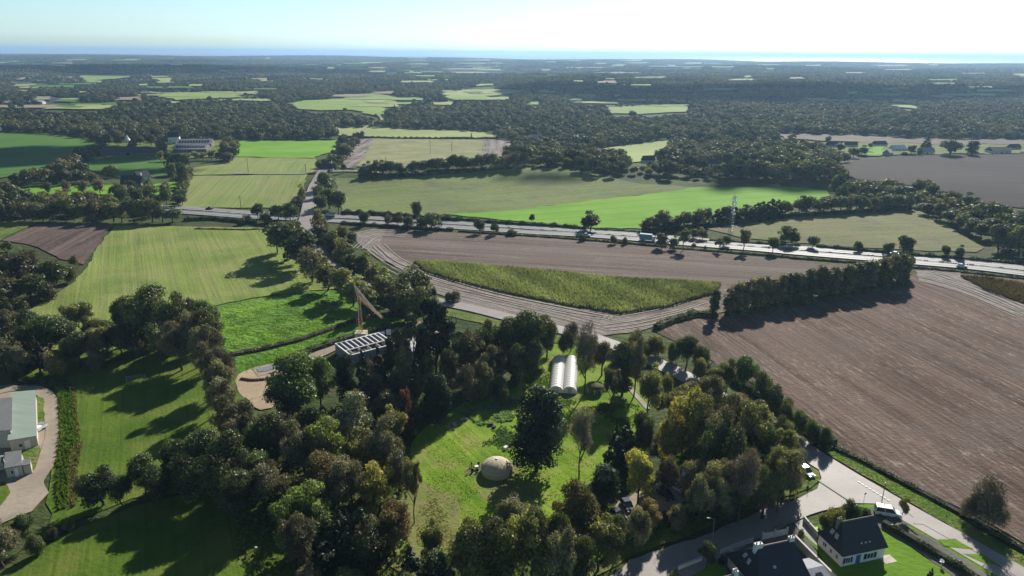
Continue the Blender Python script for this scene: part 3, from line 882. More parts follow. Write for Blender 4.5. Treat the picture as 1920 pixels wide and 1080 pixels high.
m_trk = field_mat('wheel_track', (0.26, 0.225, 0.195), (0.40, 0.36, 0.32), 0, 1, .1, .5, .5, psize=6, gsize=.7, bump=.3)

north = [(-60, 372), (150, 380), (345, 391), (467, 400), (580, 406), (620, 407), (720, 411), (885, 421), (1072, 433), (1200, 442), (1292, 450), (1410, 460), (1502, 467), (1627, 476), (1740, 487), (1840, 496), (1915, 504), (2050, 518)]
south = [(-60, 380), (150, 388), (357, 400), (470, 408), (580, 413), (640, 416), (760, 422), (900, 430), (985, 436), (1095, 442), (1200, 450), (1275, 457), (1415, 468), (1490, 475), (1627, 486), (1710, 493), (1815, 502), (1915, 514), (2050, 530)]
NL, SL = pxline(north), pxline(south)
ribbon('highway', NL, 7.6, m_hwy, .10, 'far carriageway of the dual carriageway')
ribbon('highway', SL, 7.4, m_hwy, .10, 'near carriageway of the dual carriageway')
def offs(line, d):
    out = []
    for i, q in enumerate(line):
        a = Vector(line[max(i - 1, 0)]); b = Vector(line[min(i + 1, len(line) - 1)]); t = (b - a).normalized()
        out.append((q[0] - t.y * d, q[1] + t.x * d))
    return out
for nm, ln in (('far', NL), ('near', SL)):
    for dd in (-3.4, 3.4):
        ribbon('edge_line', offs(ln, dd), .2, m_white, .16, 'white edge line of the %s carriageway' % nm, clear=False)
    ribbon('lane_line', ln, .20, m_white, .16, 'white lane line of the %s carriageway' % nm, clear=False)
lower = [(560, 430), (592, 462), (612, 487), (650, 512), (705, 535), (760, 552), (820, 566), (890, 580), (945, 594), (1040, 617), (1110, 633), (1190, 664), (1250, 690), (1300, 716), (1370, 760), (1450, 805), (1530, 860), (1610, 910), (1740, 985), (1840, 1042), (1960, 1112), (2100, 1200)]
LR = pxline(lower)
ribbon('lane', LR[1:], (6.2, 6.6), m_road, .10, 'pale country road running down to the junction', rag=.03)
F('junction', [(1440, 800), (1478, 812), (1535, 865), (1600, 905), (1655, 928), (1700, 958), (1690, 965), (1640, 946), (1600, 945), (1560, 955), (1500, 975), (1440, 1000), (1330, 1060), (1240, 1120), (1160, 1160), (1090, 1180), (1110, 1110), (1180, 1052), (1320, 1005), (1420, 962), (1500, 935), (1532, 918), (1540, 898), (1535, 882), (1512, 868), (1478, 840)], m_road, .12, 'wide pale road junction and the side road leading left', grid=3)
ribbon('tar_seam', pxline([(1534, 903), (1560, 920), (1590, 940)]), .35, plain('fresh_tar', (.07, .07, .07), .6), .22, 'dark tar seam across the side road mouth', clear=False)
for i in range(9):
    t = i / 9
    x_, y_ = 1608 + t * 62, 905 + t * 38
    a, b = P(x_, y_), P(x_ + 4.2, y_ + 2.6)
    ribbon('road_dash', [(a.x, a.y), (b.x, b.y)], .22, m_white, .20, 'worn white dash of the junction marking', clear=False)
F('garden_verge', [(1600, 948), (1640, 945), (1690, 963), (1760, 1003), (1830, 1047), (1920, 1098), (1990, 1150), (1940, 1150), (1840, 1085), (1760, 1035), (1700, 1000), (1650, 962)], m_lawn, .06, 'grass verge between the driveway and the road')
F('driveway', [(1630, 953), (1655, 950), (1700, 968), (1705, 990), (1760, 1020), (1830, 1065), (1920, 1120), (1900, 1150), (1800, 1090), (1700, 1022), (1640, 985)], m_tar, .09, 'worn grey driveway behind the van', grid=2)
F('grass_island', [(1758, 1013), (1790, 1012), (1826, 1032), (1770, 1026)], m_lawn, .12, 'little grass island on the driveway', False, 2)
F('grass_island', [(1805, 1040), (1840, 1040), (1880, 1066), (1840, 1056)], m_lawn, .12, 'second little grass island on the driveway', False, 2)
F('house_lawn', [(1500, 1000), (1560, 975), (1640, 985), (1700, 1022), (1800, 1090), (1860, 1150), (1600, 1180), (1560, 1090), (1530, 1030)], m_lawn, .06, 'lawn around the white house', grid=4)
F('garden_path', [(1488, 982), (1506, 975), (1530, 1008), (1532, 1026), (1519, 1015)], m_concrete_g, .10, 'pale concrete path beside the white house', grid=2)
F('yard', [(1380, 1000), (1490, 985), (1560, 1070), (1600, 1180), (1380, 1180), (1290, 1080)], m_tar, .05, 'yard of the slate-roofed house at the bottom', grid=4)
F('front_garden', [(1255, 1080), (1320, 1050), (1350, 1052), (1365, 1075), (1330, 1110), (1255, 1120)], m_lawn, .10, 'small bright lawn behind the pale garden wall', grid=3)
F('roadside_verge', [(1470, 860), (1508, 868), (1535, 884), (1538, 900), (1520, 916), (1490, 928), (1440, 945), (1320, 992), (1180, 1045), (1110, 1085), (1090, 1080), (1180, 1020), (1330, 960), (1440, 910)], m_verge, .08, 'grass verge under the parking trees', grid=3)
F('roadside_verge', [(1562, 838), (1600, 862), (1720, 928), (1860, 1008), (1990, 1090), (1990, 1105), (1850, 1028), (1700, 940), (1560, 858), (1530, 836)], m_verge, .08, 'grass verge along the brown field', grid=3, clear=True)
F('car_park', [(1130, 985), (1160, 940), (1240, 905), (1300, 885), (1345, 905), (1300, 935), (1230, 965), (1160, 1000)], m_gravel, .10, 'small gravel car park under the trees', grid=3, clear=False)
track = pxline([(-60, 1010), (20, 960), (58, 915), (82, 880), (95, 840), (101, 800), (97, 765), (86, 740), (50, 728), (0, 735)])
ribbon('farm_track', track, 3.6, m_gravel, .12, 'pale gravel track curving round the barns', rag=.12)
F('farm_yard', [(-60, 730), (20, 722), (80, 730), (98, 760), (84, 790), (92, 830), (75, 880), (92, 925), (60, 960), (-60, 1010)], m_gravel, .07, 'gravel yard around the barns', grid=4)
F('yard_grass', [(66, 745), (82, 748), (84, 790), (70, 798)], m_verge, .13, 'weedy strip beside the barn', False, 2)
F('yard_grass', [(-60, 905), (10, 905), (20, 925), (0, 952), (-60, 985)], m_pitch, .10, 'small lawn at the left edge below the sheds', False, 3)
F('yard_grass', [(40, 850), (75, 838), (80, 860), (62, 885), (55, 880)], m_verge, .11, 'weedy patch between barn and shed', False, 2)
F('sand_pit', [(441, 716), (447, 704), (458, 697), (480, 691), (530, 690), (570, 680), (592, 688), (575, 708), (556, 728), (530, 748), (510, 766), (488, 770), (472, 758), (456, 746), (446, 732)], m_sand, .09, 'sandy excavated ground at the end of the site road', grid=3)
siteroad = pxline([(478, 700), (540, 684), (600, 662), (650, 640), (720, 622), (790, 606)])
ribbon('site_road', siteroad, (7, 6), m_gravel, .13, 'gravel site road leading to the crane', rag=.1)
F('site_slab', [(735, 660), (760, 640), (800, 612), (830, 628), (815, 660), (780, 672)], m_concrete_g, .10, 'pale concrete slab among the pines', grid=3)
F('site_road_asphalt', [(482, 694), (522, 684), (528, 689), (500, 698), (484, 700)], plain('grey_tarmac', (.16, .17, .18), .7), .2, 'grey tarmac patch beside the sand', False, 3)
ribbon('far_lane', pxline([(714, 222), (716, 228), (700, 236), (685, 241), (668, 258), (655, 275), (630, 292), (612, 312)]), 4.5, m_gravel, .3, 'pale lane leading up into the distance')
ribbon('cross_lane', pxline([(440, 327), (520, 328), (575, 327), (614, 324), (650, 322), (720, 325)]), 4, m_road, .2, 'narrow lane crossing at the top of the bridge road')
ribbon('garden_path', pxline([(1168, 712), (1190, 740), (1215, 768)]), 1.4, m_trk, .12, 'narrow pale path across the garden', clear=False)
# wheel tracks on the soil
trk_sets = [([(672, 452), (700, 437), (735, 438)], 3), ([(680, 468), (712, 445), (760, 446)], 3), ([(690, 470), (730, 498), (790, 522), (900, 553), (1040, 585), (1130, 600)], 3), ([(700, 462), (735, 492), (800, 517), (920, 552), (1060, 582), (1150, 600)], 3),
            ([(720, 505), (790, 538), (900, 565), (1020, 592), (1120, 618)], 3), ([(1130, 612), (1200, 602), (1280, 585), (1330, 568)], 4), ([(1140, 620), (1200, 612), (1290, 590)], 3),
            ([(1722, 520), (1790, 538), (1900, 582), (2000, 630)], 3), ([(1735, 512), (1800, 530), (1910, 572), (2010, 618)], 3), ([(1745, 516), (1830, 548), (1940, 598)], 3), ([(1728, 528), (1800, 552), (1900, 596), (2000, 645)], 2)]
for pl, k in trk_sets:
    ln = pxline(pl)
    for j in range(k):
        ribbon('wheel_track', offs(ln, j * 2.6 + rng.uniform(-.9, .9)), rng.uniform(.2, .7), m_trk, .16, 'pale wheel track pressed into the soil', clear=False, rag=.35, step=3)
# ------------------------------------------------------------------ near trees: measured one by one
def TS(zone, rows):
    for r in rows: T(*r[:5], zone, *(r[5:]))

TS('leftwood', [(15, 455, 530, 80, 'oak'), (55, 470, 545, 70, 'brown'), (102, 488, 550, 70, 'oak'), (18, 505, 578, 80, 'brown'), (62, 515, 570, 62, 'oak'), (132, 500, 530, 34, 'bush'), (92, 528, 562, 50, 'bushb'), (-10, 540, 600, 70, 'oak'), (35, 558, 590, 44, 'bush'), (-30, 470, 540, 80, 'oak'), (140, 478, 500, 22, 'bushb')])
TS('beltwood', [(290, 533, 655, 105, 'oak'), (245, 553, 645, 70, 'oak'), (338, 548, 662, 92, 'oak'), (372, 580, 690, 72, 'brown'), (160, 567, 640, 70, 'loose'), (105, 588, 668, 92, 'oak'), (60, 606, 680, 78, 'oak'), (20, 580, 650, 72, 'brown'), (12, 632, 700, 80, 'brown'), (203, 598, 665, 72, 'oak'), (232, 592, 650, 58, 'brown'), (76, 630, 698, 44, 'conif', 'bluish dark conifer in front of the tree belt above the barns'), (112, 655, 702, 58, 'bushg'), (150, 622, 690, 62, 'oak'), (190, 615, 682, 60, 'olive'), (226, 610, 674, 62, 'oak'), (252, 622, 668, 52, 'brown'), (277, 617, 660, 38, 'bushg'), (304, 600, 680, 70, 'oak'), (342, 605, 694, 80, 'brown'), (-30, 590, 690, 80, 'oak'), (180, 655, 695, 40, 'bushb'), (45, 645, 705, 50, 'brown'), (395, 560, 650, 60, 'oak'), (-20, 660, 725, 60, 'bushb'), (128, 600, 660, 60, 'oak'), (175, 590, 650, 55, 'oak'), (60, 580, 640, 60, 'oak'), (318, 570, 640, 70, 'oak'), (360, 556, 640, 60, 'oak')])
TS('column', [(392, 605, 705, 68, 'brown'), (405, 640, 742, 66, 'brown'), (418, 668, 775, 78, 'brown'), (430, 705, 815, 82, 'brown'), (448, 740, 848, 88, 'brown'), (460, 775, 872, 90, 'brown'), (432, 648, 740, 52, 'twig'), (398, 575, 690, 60, 'oak'), (380, 618, 700, 50, 'silver')])
TS('fieldedge', [(196, 878, 948, 92, 'oak'), (272, 853, 932, 68, 'oak'), (336, 822, 908, 78, 'oak'), (390, 800, 908, 98, 'oak'), (322, 876, 916, 34, 'bushg'), (52, 962, 1024, 46, 'oak'), (8, 982, 1062, 84, 'brown'), (100, 990, 1012, 28, 'bushb'), (-40, 1010, 1080, 80, 'oak'), (440, 805, 930, 95, 'oak'), (300, 878, 945, 64, 'oak'), (360, 852, 942, 88, 'oak'), (418, 850, 955, 98, 'oak'), (456, 882, 985, 96, 'oak'), (232, 890, 950, 56, 'oak'), (70, 1000, 1040, 36, 'bush'), (130, 975, 995, 30, 'bushb')])
TS('middlewood', [(562, 662, 792, 118, 'green'), (548, 706, 802, 84, 'oak'), (602, 668, 772, 70, 'green'), (508, 772, 885, 92, 'oak'), (475, 835, 935, 92, 'oak'), (512, 862, 965, 90, 'brown'),
  (664, 732, 850, 100, 'silver', 'large silvery green willow-like tree in the wood below the unfinished building'), (622, 783, 902, 92, 'green'), (572, 790, 905, 92, 'brown'), (540, 785, 880, 80, 'brown'), (608, 842, 945, 92, 'autumn'), (655, 850, 962, 92, 'brown'), (708, 872, 965, 90, 'yellow', 'yellow green autumn tree in the wood left of the yurt meadow'), (722, 788, 905, 95, 'brown'), (748, 838, 932, 62, 'silver'),
  (777, 862, 982, 52, 'loose', 'thin open tree with a dark bare trunk at the left edge of the yurt meadow'), (590, 905, 1022, 100, 'green'), (550, 932, 1042, 82, 'green'), (562, 965, 1075, 90, 'brown'), (642, 950, 1062, 90, 'conif'), (682, 952, 1062, 84, 'conif'), (742, 938, 1050, 82, 'autumn'), (700, 985, 1085, 92, 'oak'),
  (700, 700, 780, 62, 'brown'), (742, 690, 772, 52, 'brown'), (762, 728, 815, 36, 'redtree', 'small dark red-leaved tree beside the bushy evergreen'), (820, 697, 795, 58, 'cypress', 'bushy dark green evergreen at the upper left of the yurt meadow'), (786, 690, 772, 48, 'autumn')])
TS('pinegroup', [(654, 662, 762, 48, 'cypress'), (684, 655, 768, 46, 'conif'), (714, 650, 765, 46, 'conif'), (742, 615, 760, 60, 'pine'), (780, 580, 755, 76, 'pine'), (822, 560, 735, 80, 'pine'), (850, 600, 715, 64, 'pine'), (762, 640, 765, 50, 'brown'), (880, 618, 720, 80, 'brown'), (915, 600, 705, 70, 'oak'), (955, 590, 690, 78, 'oak'), (990, 578, 690, 96, 'oak'), (1025, 590, 672, 60, 'olive'), (925, 640, 722, 62, 'brown'), (965, 640, 725, 60, 'oak'), (1000, 635, 715, 50, 'oak'), (872, 680, 762, 62, 'twig'), (905, 665, 742, 60, 'brown'), (840, 650, 745, 50, 'brown'), (935, 700, 742, 36, 'bush'), (905, 715, 752, 40, 'bushg'), (945, 722, 756, 30, 'bushg'), (965, 700, 730, 26, 'bush'), (800, 650, 760, 44, 'oak')])
TS('garden', [(1006, 722, 885, 110, 'cypress', 'big dark egg-shaped evergreen right of the yurt'), (1086, 762, 898, 66, 'twig', 'leafless tree with a long leaning trunk right of the big evergreen'), (1095, 600, 742, 58, 'twig', 'tall thin leafless tree behind the polytunnels'), (1128, 640, 705, 60, 'brown'), (1150, 655, 742, 48, 'brown'), (1188, 632, 745, 56, 'brown'), (1166, 640, 742, 42, 'poplard'), (1145, 690, 775, 50, 'loose'), (1216, 680, 788, 62, 'olive'), (1060, 618, 668, 40, 'bush'), (1200, 768, 855, 60, 'oak'), (1172, 790, 862, 56, 'conif'), (1152, 800, 882, 52, 'conif'), (1132, 872, 945, 66, 'cypress'), (1196, 838, 945, 70, 'yellow'), (1250, 700, 740, 30, 'bushg'), (1205, 790, 850, 46, 'oak'), (1070, 600, 660, 40, 'twig'), (1110, 625, 672, 40, 'bushb')])
TS('parkwood', [(1288, 735, 872, 96, 'yellow', 'big yellow green tree in the middle of the wood right of the garden'), (1255, 752, 882, 62, 'yellow'), (1338, 762, 902, 106, 'brown'), (1402, 752, 885, 92, 'olive'), (1330, 702, 802, 80, 'brown'), (1378, 730, 852, 88, 'brown'), (1422, 788, 902, 68, 'oak'), (1466, 805, 905, 58, 'loose'), (1440, 850, 952, 72, 'oak'), (1392, 850, 962, 82, 'olive'), (1346, 860, 972, 90, 'brown'), (1300, 862, 962, 76, 'brown'), (1250, 850, 942, 58, 'brown'), (1216, 935, 1000, 52, 'autumn'), (1266, 945, 1005, 52, 'brown'), (1312, 800, 930, 70, 'oak'), (1365, 800, 930, 80, 'oak'), (1480, 850, 930, 50, 'bushg'), (1430, 905, 975, 50, 'brown'), (1360, 920, 990, 50, 'brown'), (1460, 780, 860, 60, 'brown')])
TS('parkwood', [(1338, 885, 988, 62, 'brown'), (1384, 832, 982, 90, 'twig'), (1426, 872, 974, 56, 'olive'), (1456, 838, 962, 74, 'loose'), (1306, 882, 1000, 64, 'brown'), (1192, 950, 1040, 62, 'brown'), (1152, 962, 1056, 60, 'oak'), (1478, 838, 948, 54, 'twig')])
TS('bottomwood', [(962, 925, 1022, 92, 'brown'), (1078, 898, 1032, 98, 'autumn'), (1122, 955, 1072, 92, 'olive'), (810, 968, 1072, 56, 'olive'), (880, 972, 1122, 112, 'olive'), (938, 972, 1125, 104, 'olive'), (1000, 950, 1110, 108, 'olive'), (1052, 985, 1130, 92, 'brown'), (775, 1025, 1130, 80, 'conif'), (830, 1035, 1150, 90, 'conif'), (1040, 955, 1100, 70, 'oak'), (1090, 1000, 1120, 60, 'oak')])
TS('roadhedge', [(1188, 615, 655, 48, 'bushg'), (1230, 628, 668, 42, 'bushg'), (1262, 640, 680, 34, 'bush'), (1285, 626, 692, 58, 'oak'), (1312, 645, 700, 44, 'oak'), (1362, 672, 735, 48, 'oak'), (1392, 668, 740, 60, 'oak'), (1424, 695, 765, 54, 'oak'), (1448, 720, 785, 48, 'oak'), (1470, 745, 800, 42, 'bush'), (1495, 765, 815, 40, 'bush'), (1520, 785, 832, 40, 'bush'), (1545, 800, 845, 36, 'bush'), (1340, 690, 742, 44, 'olive'), (1310, 668, 716, 34, 'bushg'), (1210, 640, 672, 36, 'bush')])
TS('bridgeroad', [(545, 418, 486, 88, 'oak'), (520, 432, 474, 46, 'oak'), (566, 440, 505, 60, 'oak'), (585, 470, 530, 56, 'brown'), (614, 488, 545, 54, 'olive'), (642, 506, 562, 58, 'olive'), (662, 520, 575, 56, 'olive'), (690, 530, 590, 56, 'olive'), (598, 397, 436, 34, 'bushg'), (603, 418, 458, 48, 'olive'), (622, 434, 476, 44, 'olive'), (646, 452, 500, 46, 'olive'), (682, 476, 524, 40, 'olive'), (664, 470, 515, 40, 'oak'), (640, 428, 448, 30, 'bushb'), (660, 438, 452, 22, 'bushb'), (722, 508, 566, 58, 'olive'), (752, 520, 582, 70, 'olive'), (785, 505, 568, 64, 'olive'), (738, 548, 594, 56, 'oak'), (770, 545, 600, 50, 'oak'), (796, 540, 606, 46, 'oak'), (815, 560, 600, 30, 'bush'), (850, 550, 566, 30, 'bushb'), (700, 498, 545, 36, 'olive'),
  (612, 326, 362, 34, 'oak'), (600, 345, 378, 30, 'brown'), (618, 348, 392, 42, 'oak'), (634, 362, 402, 34, 'oak'), (602, 370, 402, 28, 'oak'), (568, 350, 384, 22, 'olive'), (556, 372, 398, 28, 'brown'), (545, 386, 416, 32, 'oak'), (522, 388, 414, 30, 'oak'), (484, 386, 412, 28, 'oak'), (460, 408, 420, 24, 'bushb'), (500, 402, 418, 24, 'bush')])
TS('highwayside', [(783, 376, 420, 28, 'oak', 'dark tree standing tall above the highway hedge below the domed field'), (812, 398, 432, 40, 'oak'), (684, 397, 423, 24, 'oak'), (745, 399, 424, 32, 'oak'), (766, 404, 430, 30, 'oak'), (728, 402, 424, 22, 'brown'), (790, 408, 432, 30, 'oak'), (900, 412, 438, 26, 'oak'), (926, 412, 440, 24, 'oak'), (1107, 396, 434, 50, 'oak', 'round dark tree between the vivid green field and the highway'), (997, 401, 418, 16, 'oak'), (960, 430, 442, 26, 'bushb'),
  (1240, 437, 466, 34, 'olive'), (1262, 442, 468, 28, 'olive'), (1282, 428, 470, 34, 'loose'), (1318, 426, 450, 30, 'olive'), (1300, 428, 448, 26, 'olive'), (1348, 446, 472, 24, 'loose'), (1392, 430, 472, 34, 'loose'), (1448, 444, 476, 28, 'oak'), (1472, 424, 460, 36, 'oak'), (1490, 428, 462, 30, 'oak'), (1522, 442, 466, 30, 'oak'), (1608, 452, 472, 22, 'oak'), (1695, 442, 480, 32, 'oak'), (1664, 454, 478, 26, 'oak'), (1772, 460, 484, 20, 'oak'), (1795, 458, 486, 24, 'oak'), (1150, 440, 458, 18, 'bush'), (1172, 444, 459, 14, 'bush'), (1092, 438, 452, 18, 'bush'), (1300, 455, 466, 10, 'bush'), (1322, 460, 468, 8, 'bush'), (1362, 442, 462, 20, 'oak')])
def row(zone, a, b, n, h, w, kinds, jx=3, jy=1.5, jh=.2):
    for i in range(n):
        t = (i + .5) / n
        x = a[0] + (b[0] - a[0]) * t + rng.uniform(-jx, jx); y = a[1] + (b[1] - a[1]) * t + rng.uniform(-jy, jy)
        hh = h * rng.uniform(1 - jh, 1 + jh)
        T(x, y - hh, y, w * rng.uniform(.85, 1.15), rng.choice(kinds), zone)
row('poplarrow', (1362, 592), (1700, 533), 26, 56, 27, ['poplar', 'poplar', 'poplar', 'poplard'], 2, 2, .14)
T(1338, 543, 598, 24, 'poplard', 'poplarrow')
row('poplarrow', (1640, 530), (1702, 520), 5, 52, 32, ['olive', 'oak'], 2, 2)
row('highwaybelt', (-40, 412), (335, 417), 20, 38, 42, ['oak', 'brown', 'oak'])
row('highwaybelt', (-40, 384), (330, 388), 13, 30, 32, ['oak', 'brown'])
row('highwaybelt', (80, 366), (325, 370), 8, 28, 26, ['oak', 'brown'])
row('greenhedge', (1205, 436), (1330, 424), 9, 32, 34, ['oak', 'brown', 'oak'])
row('greenhedge', (1340, 420), (1480, 406), 10, 33, 34, ['oak', 'oak', 'conif'])
row('greenhedge', (1490, 404), (1705, 392), 14, 32, 36, ['oak', 'brown', 'oak'])
row('rightwood', (1562, 374), (1700, 372), 6, 30, 30, ['oak', 'brown'])
T(1568, 316, 364, 38, 'oak', 'rightwood', 'tall dark tree at the right end of the vivid green field')
row('rightwood', (1710, 368), (1880, 420), 8, 32, 36, ['oak', 'oak', 'brown'])
row('rightwood', (1730, 398), (1850, 452), 6, 34, 42, ['oak', 'oak', 'olive'])
row('rightwood', (1860, 470), (1960, 490), 5, 60, 50, ['oak', 'olive'])
row('rightwood', (1850, 440), (1960, 470), 4, 40, 46, ['oak', 'brown'])
row('rightwood', (1840, 400), (1960, 432), 4, 28, 40, ['brown', 'oak'])
row('hedgefield', (340, 388), (352, 328), 10, 22, 28, ['oak', 'brown'], 3, 1)
row('farm', (292, 304), (440, 300), 9, 18, 22, ['oak', 'brown', 'oak'], 3, 1)
T(424, 256, 300, 36, 'brown', 'farm'); T(304, 256, 292, 30, 'brown', 'farm'); T(440, 262, 298, 20, 'brown', 'farm'); T(285, 252, 275, 26, 'autumn', 'farm'); T(360, 258, 272, 24, 'oak', 'farm'); T(385, 256, 272, 24, 'oak', 'farm'); T(345, 260, 274, 18, 'oak', 'farm'); T(262, 254, 272, 24, 'oak', 'farm'); T(222, 256, 274, 20, 'oak', 'farm'); T(205, 250, 272, 26, 'oak', 'farm'); T(250, 258, 276, 18, 'conif', 'farm')
T(325, 305, 345, 22, 'oak', 'hedgefield'); T(345, 308, 350, 20, 'oak', 'hedgefield')
row('middleline', (672, 334), (985, 314), 24, 27, 28, ['oak', 'oak', 'oak', 'brown'])
T(1840, 892, 985, 78, 'bushtwig', 'roadhedge', 'big leafless brown shrub beside the road in the lower right')
T(1816, 925, 975, 44, 'bushtwig', 'roadhedge'); T(1866, 925, 992, 44, 'bushtwig', 'roadhedge')
T(1690, 932, 972, 24, 'autumn', 'housegarden', 'small rusty tree on the verge beside the white van')
TS('housegarden', [(1562, 945, 1000, 50, 'bushg'), (1590, 940, 990, 56, 'bush'), (1612, 950, 985, 44, 'bush'), (1324, 1015, 1065, 40, 'oak'), (1545, 958, 995, 36, 'bushg'), (1264, 1066, 1085, 22, 'bushg'), (1352, 1040, 1060, 20, 'bush'), (1740, 1065, 1100, 20, 'conif'), (1500, 992, 1012, 18, 'bushb')])

# ------------------------------------------------------------------ woods filled in tree by tree
def woodfill(zone, px, spacing, hr, kinds, keep=.62, wr=.78):
    poly = wpoly(px)
    P_ = np.array(poly); lo = P_.min(0); hi = P_.max(0)
    y = lo[1]; r = 0
    while y < hi[1]:
        x = lo[0] + (r % 2) * spacing / 2
        while x < hi[0]:
            a, b = x + rng.uniform(-.3, .3) * spacing, y + rng.uniform(-.3, .3) * spacing
            x += spacing
            if not inpoly(np.array([a]), np.array([b]), poly)[0]: continue
            if any(inpoly(np.array([a]), np.array([b]), c)[0] for c in CLEAR): continue
            if near_road(np.array([a]), np.array([b]), 2.0)[0]: continue
            H = rng.uniform(*hr); W = H * wr * rng.uniform(.85, 1.15)
            if any((a - k[0]) ** 2 + (b - k[1]) ** 2 < ((k[2] + W * .5) * keep) ** 2 for k in KEEP): continue
            place_tree(a, b, H, W, rng.choice(kinds), zone)
        y += spacing * .87; r += 1

woodfill('middlewood', [(450, 840), (520, 810), (600, 780), (700, 755), (790, 770), (770, 840), (760, 1000), (790, 1080), (780, 1180), (520, 1180), (440, 1050), (440, 900)], 7.0, (6, 13), ['oak', 'brown', 'twig', 'green', 'conif', 'olive', 'loose', 'autumn', 'silver'])
woodfill('bottomwood', [(790, 1080), (880, 1060), (1000, 1050), (1090, 1060), (1090, 1100), (1060, 1170), (780, 1180)], 7.5, (7, 12), ['oak', 'olive', 'brown', 'twig', 'yellow'])
woodfill('parkwood', [(1260, 800), (1310, 735), (1400, 790), (1460, 820), (1480, 900), (1420, 930), (1340, 960), (1300, 960), (1345, 905), (1300, 860)], 8, (6, 12), ['oak', 'olive', 'brown', 'twig', 'loose'])
woodfill('leftwood', [(-60, 500), (60, 510), (130, 530), (100, 560), (30, 600), (-60, 620)], 8, (8, 11), ['oak', 'brown'])
woodfill('beltwood', [(-60, 640), (100, 640), (200, 640), (400, 620), (400, 660), (300, 675), (100, 700), (-60, 690)], 8, (7, 10), ['oak', 'brown'])
RW = wpoly([(1580, 345), (1700, 352), (1840, 388), (1960, 396), (1960, 500), (1870, 485), (1850, 455), (1730, 392), (1560, 372)])
woodfill('pinegroup', [(640, 735), (740, 730), (840, 700), (960, 650), (1010, 660), (990, 690), (880, 740), (820, 760), (700, 760)], 7.5, (8, 12), ['oak', 'brown', 'conif', 'twig', 'pine'])

# ------------------------------------------------------------------ hedges: each one long thing
def hedge(name, px, h, w, mat, label, dens=34, ls=.5, off=0.0, group=None):
    line = [Vector(q) for q in pxline(px)]
    pos = []
    core = MB()
    prev = None
    for a, b in zip(line[:-1], line[1:]):
        ln = (b - a).length; t_ = (b - a).normalized(); nn = Vector((-t_.y, t_.x))
        k = int(ln * dens * (h + w) / 3)
        for _ in range(k):
            t = rng.random()
            th = rng.uniform(-.2, math.pi + .2)
            q = a + t_ * t * ln + nn * math.cos(th) * w / 2 * rng.uniform(.7, 1.1)
            bump = .72 + .28 * math.sin(q.x * .9) * math.sin(q.y * .7 + 1) + rng.uniform(-.1, .1)
            pos.append((q.x, q.y, terr1(q.x, q.y) + off + max(.1, h * bump * max(.1, math.sin(th)) ** .6), math.cos(th) * nn.x, math.cos(th) * nn.y, max(0, math.sin(th))))
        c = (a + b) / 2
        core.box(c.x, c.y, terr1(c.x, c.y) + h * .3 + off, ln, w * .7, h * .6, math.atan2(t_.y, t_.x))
    A = np.array(pos); n = len(A)
    nrm = A[:, 3:6] + unit(n) * .6
    tint = .5 + .3 * np.sin(A[:, 0] * .8) * np.sin(A[:, 1] * .9) + .3 * (nr.random(n) - .5)
    me = quads_mesh(name, A[:, :3], nrm, ls * (.7 + .6 * nr.random(n)), ls * .6, tint, mat)
    o = bpy.data.objects.new(name, me); C.objects.link(o)
    tag(o, label, 'hedge', group)
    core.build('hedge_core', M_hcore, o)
    return o
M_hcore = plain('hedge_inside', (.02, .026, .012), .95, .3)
hedge('hedge', [(1655, 985), (1720, 1022), (1800, 1070), (1880, 1125)], 2.0, 1.6, L['oak'], 'dark clipped hedge between the driveway and the lawn of the white house', 60, .4)
hedge('hedge', [(1555, 838), (1620, 868), (1720, 922), (1800, 965), (1860, 1000), (1930, 1040), (2000, 1080)], 1.3, 1.6, L['oak'], 'low ragged hedge between the brown field and the road', 26, .5)
hedge('hedge', [(1322, 690), (1380, 716), (1450, 760), (1510, 800), (1558, 838)], 3.2, 4.5, L['oak'], 'thick tall dark hedge between lane and brown field', 34, .6)
hedge('hedge', [(1230, 618), (1262, 603), (1305, 592), (1338, 594)], 3.0, 3.2, L['olive'], 'olive hedge between the stubble field and the brown field', 40, .6)
hedge('hedge', [(640, 402), (700, 404), (780, 410), (860, 415)], 3.4, 3.0, L['oak'], 'dark hedge between the domed field and the highway', 22, .9)
hedge('hedge', [(860, 414), (930, 420), (1040, 426), (1100, 431)], 2.6, 2.6, L['oak'], 'low dark hedge between the vivid green field and the highway', 22, .9)
hedge('hedge', [(1115, 432), (1160, 434), (1200, 437)], 1.6, 2.0, L['oak'], 'short low hedge right of the round dark tree above the highway', 20, .8)
hedge('hedge', [(860, 434), (960, 441), (1060, 448), (1200, 459), (1250, 463)], 1.3, 2.2, L['brown'], 'low scrubby hedge between the highway and the stubble field', 20, .8)
hedge('hedge', [(1480, 484), (1560, 490), (1640, 496), (1720, 503), (1800, 511), (1960, 528)], 1.2, 2.2, L['brown'], 'low scrubby hedge on the near side of the highway at the right', 20, .8)
hedge('hedge', [(1530, 464), (1620, 472), (1720, 481), (1800, 487), (1900, 496)], 2.2, 2.2, L['oak'], 'dark low hedge on the far side of the highway below the strip field', 22, .8)
hedge('hedge', [(640, 258), (740, 261), (860, 262), (930, 262)], 3.0, 3.0, L['oak'], 'dark hedge line between the beige pasture and the pale strip field', 12, 1.4)
mid_px = [((a[0] + b[0]) / 2, (a[1] + b[1]) / 2) for a, b in zip([(345, 391), (467, 400), (620, 407), (720, 411), (885, 421), (1072, 433), (1200, 442), (1292, 450), (1410, 460), (1502, 467), (1627, 476), (1740, 487), (1840, 496), (1915, 504)], [(345, 399), (467, 408), (620, 415), (720, 420), (885, 429), (1072, 440.5), (1200, 450), (1292, 458), (1410, 467.6), (1502, 476), (1627, 486), (1740, 495.5), (1840, 505), (1915, 514)])]
hedge('central_hedge', mid_px, .9, 1.1, L['oak'], 'long low dark planting on the central strip of the highway', 22, .7)
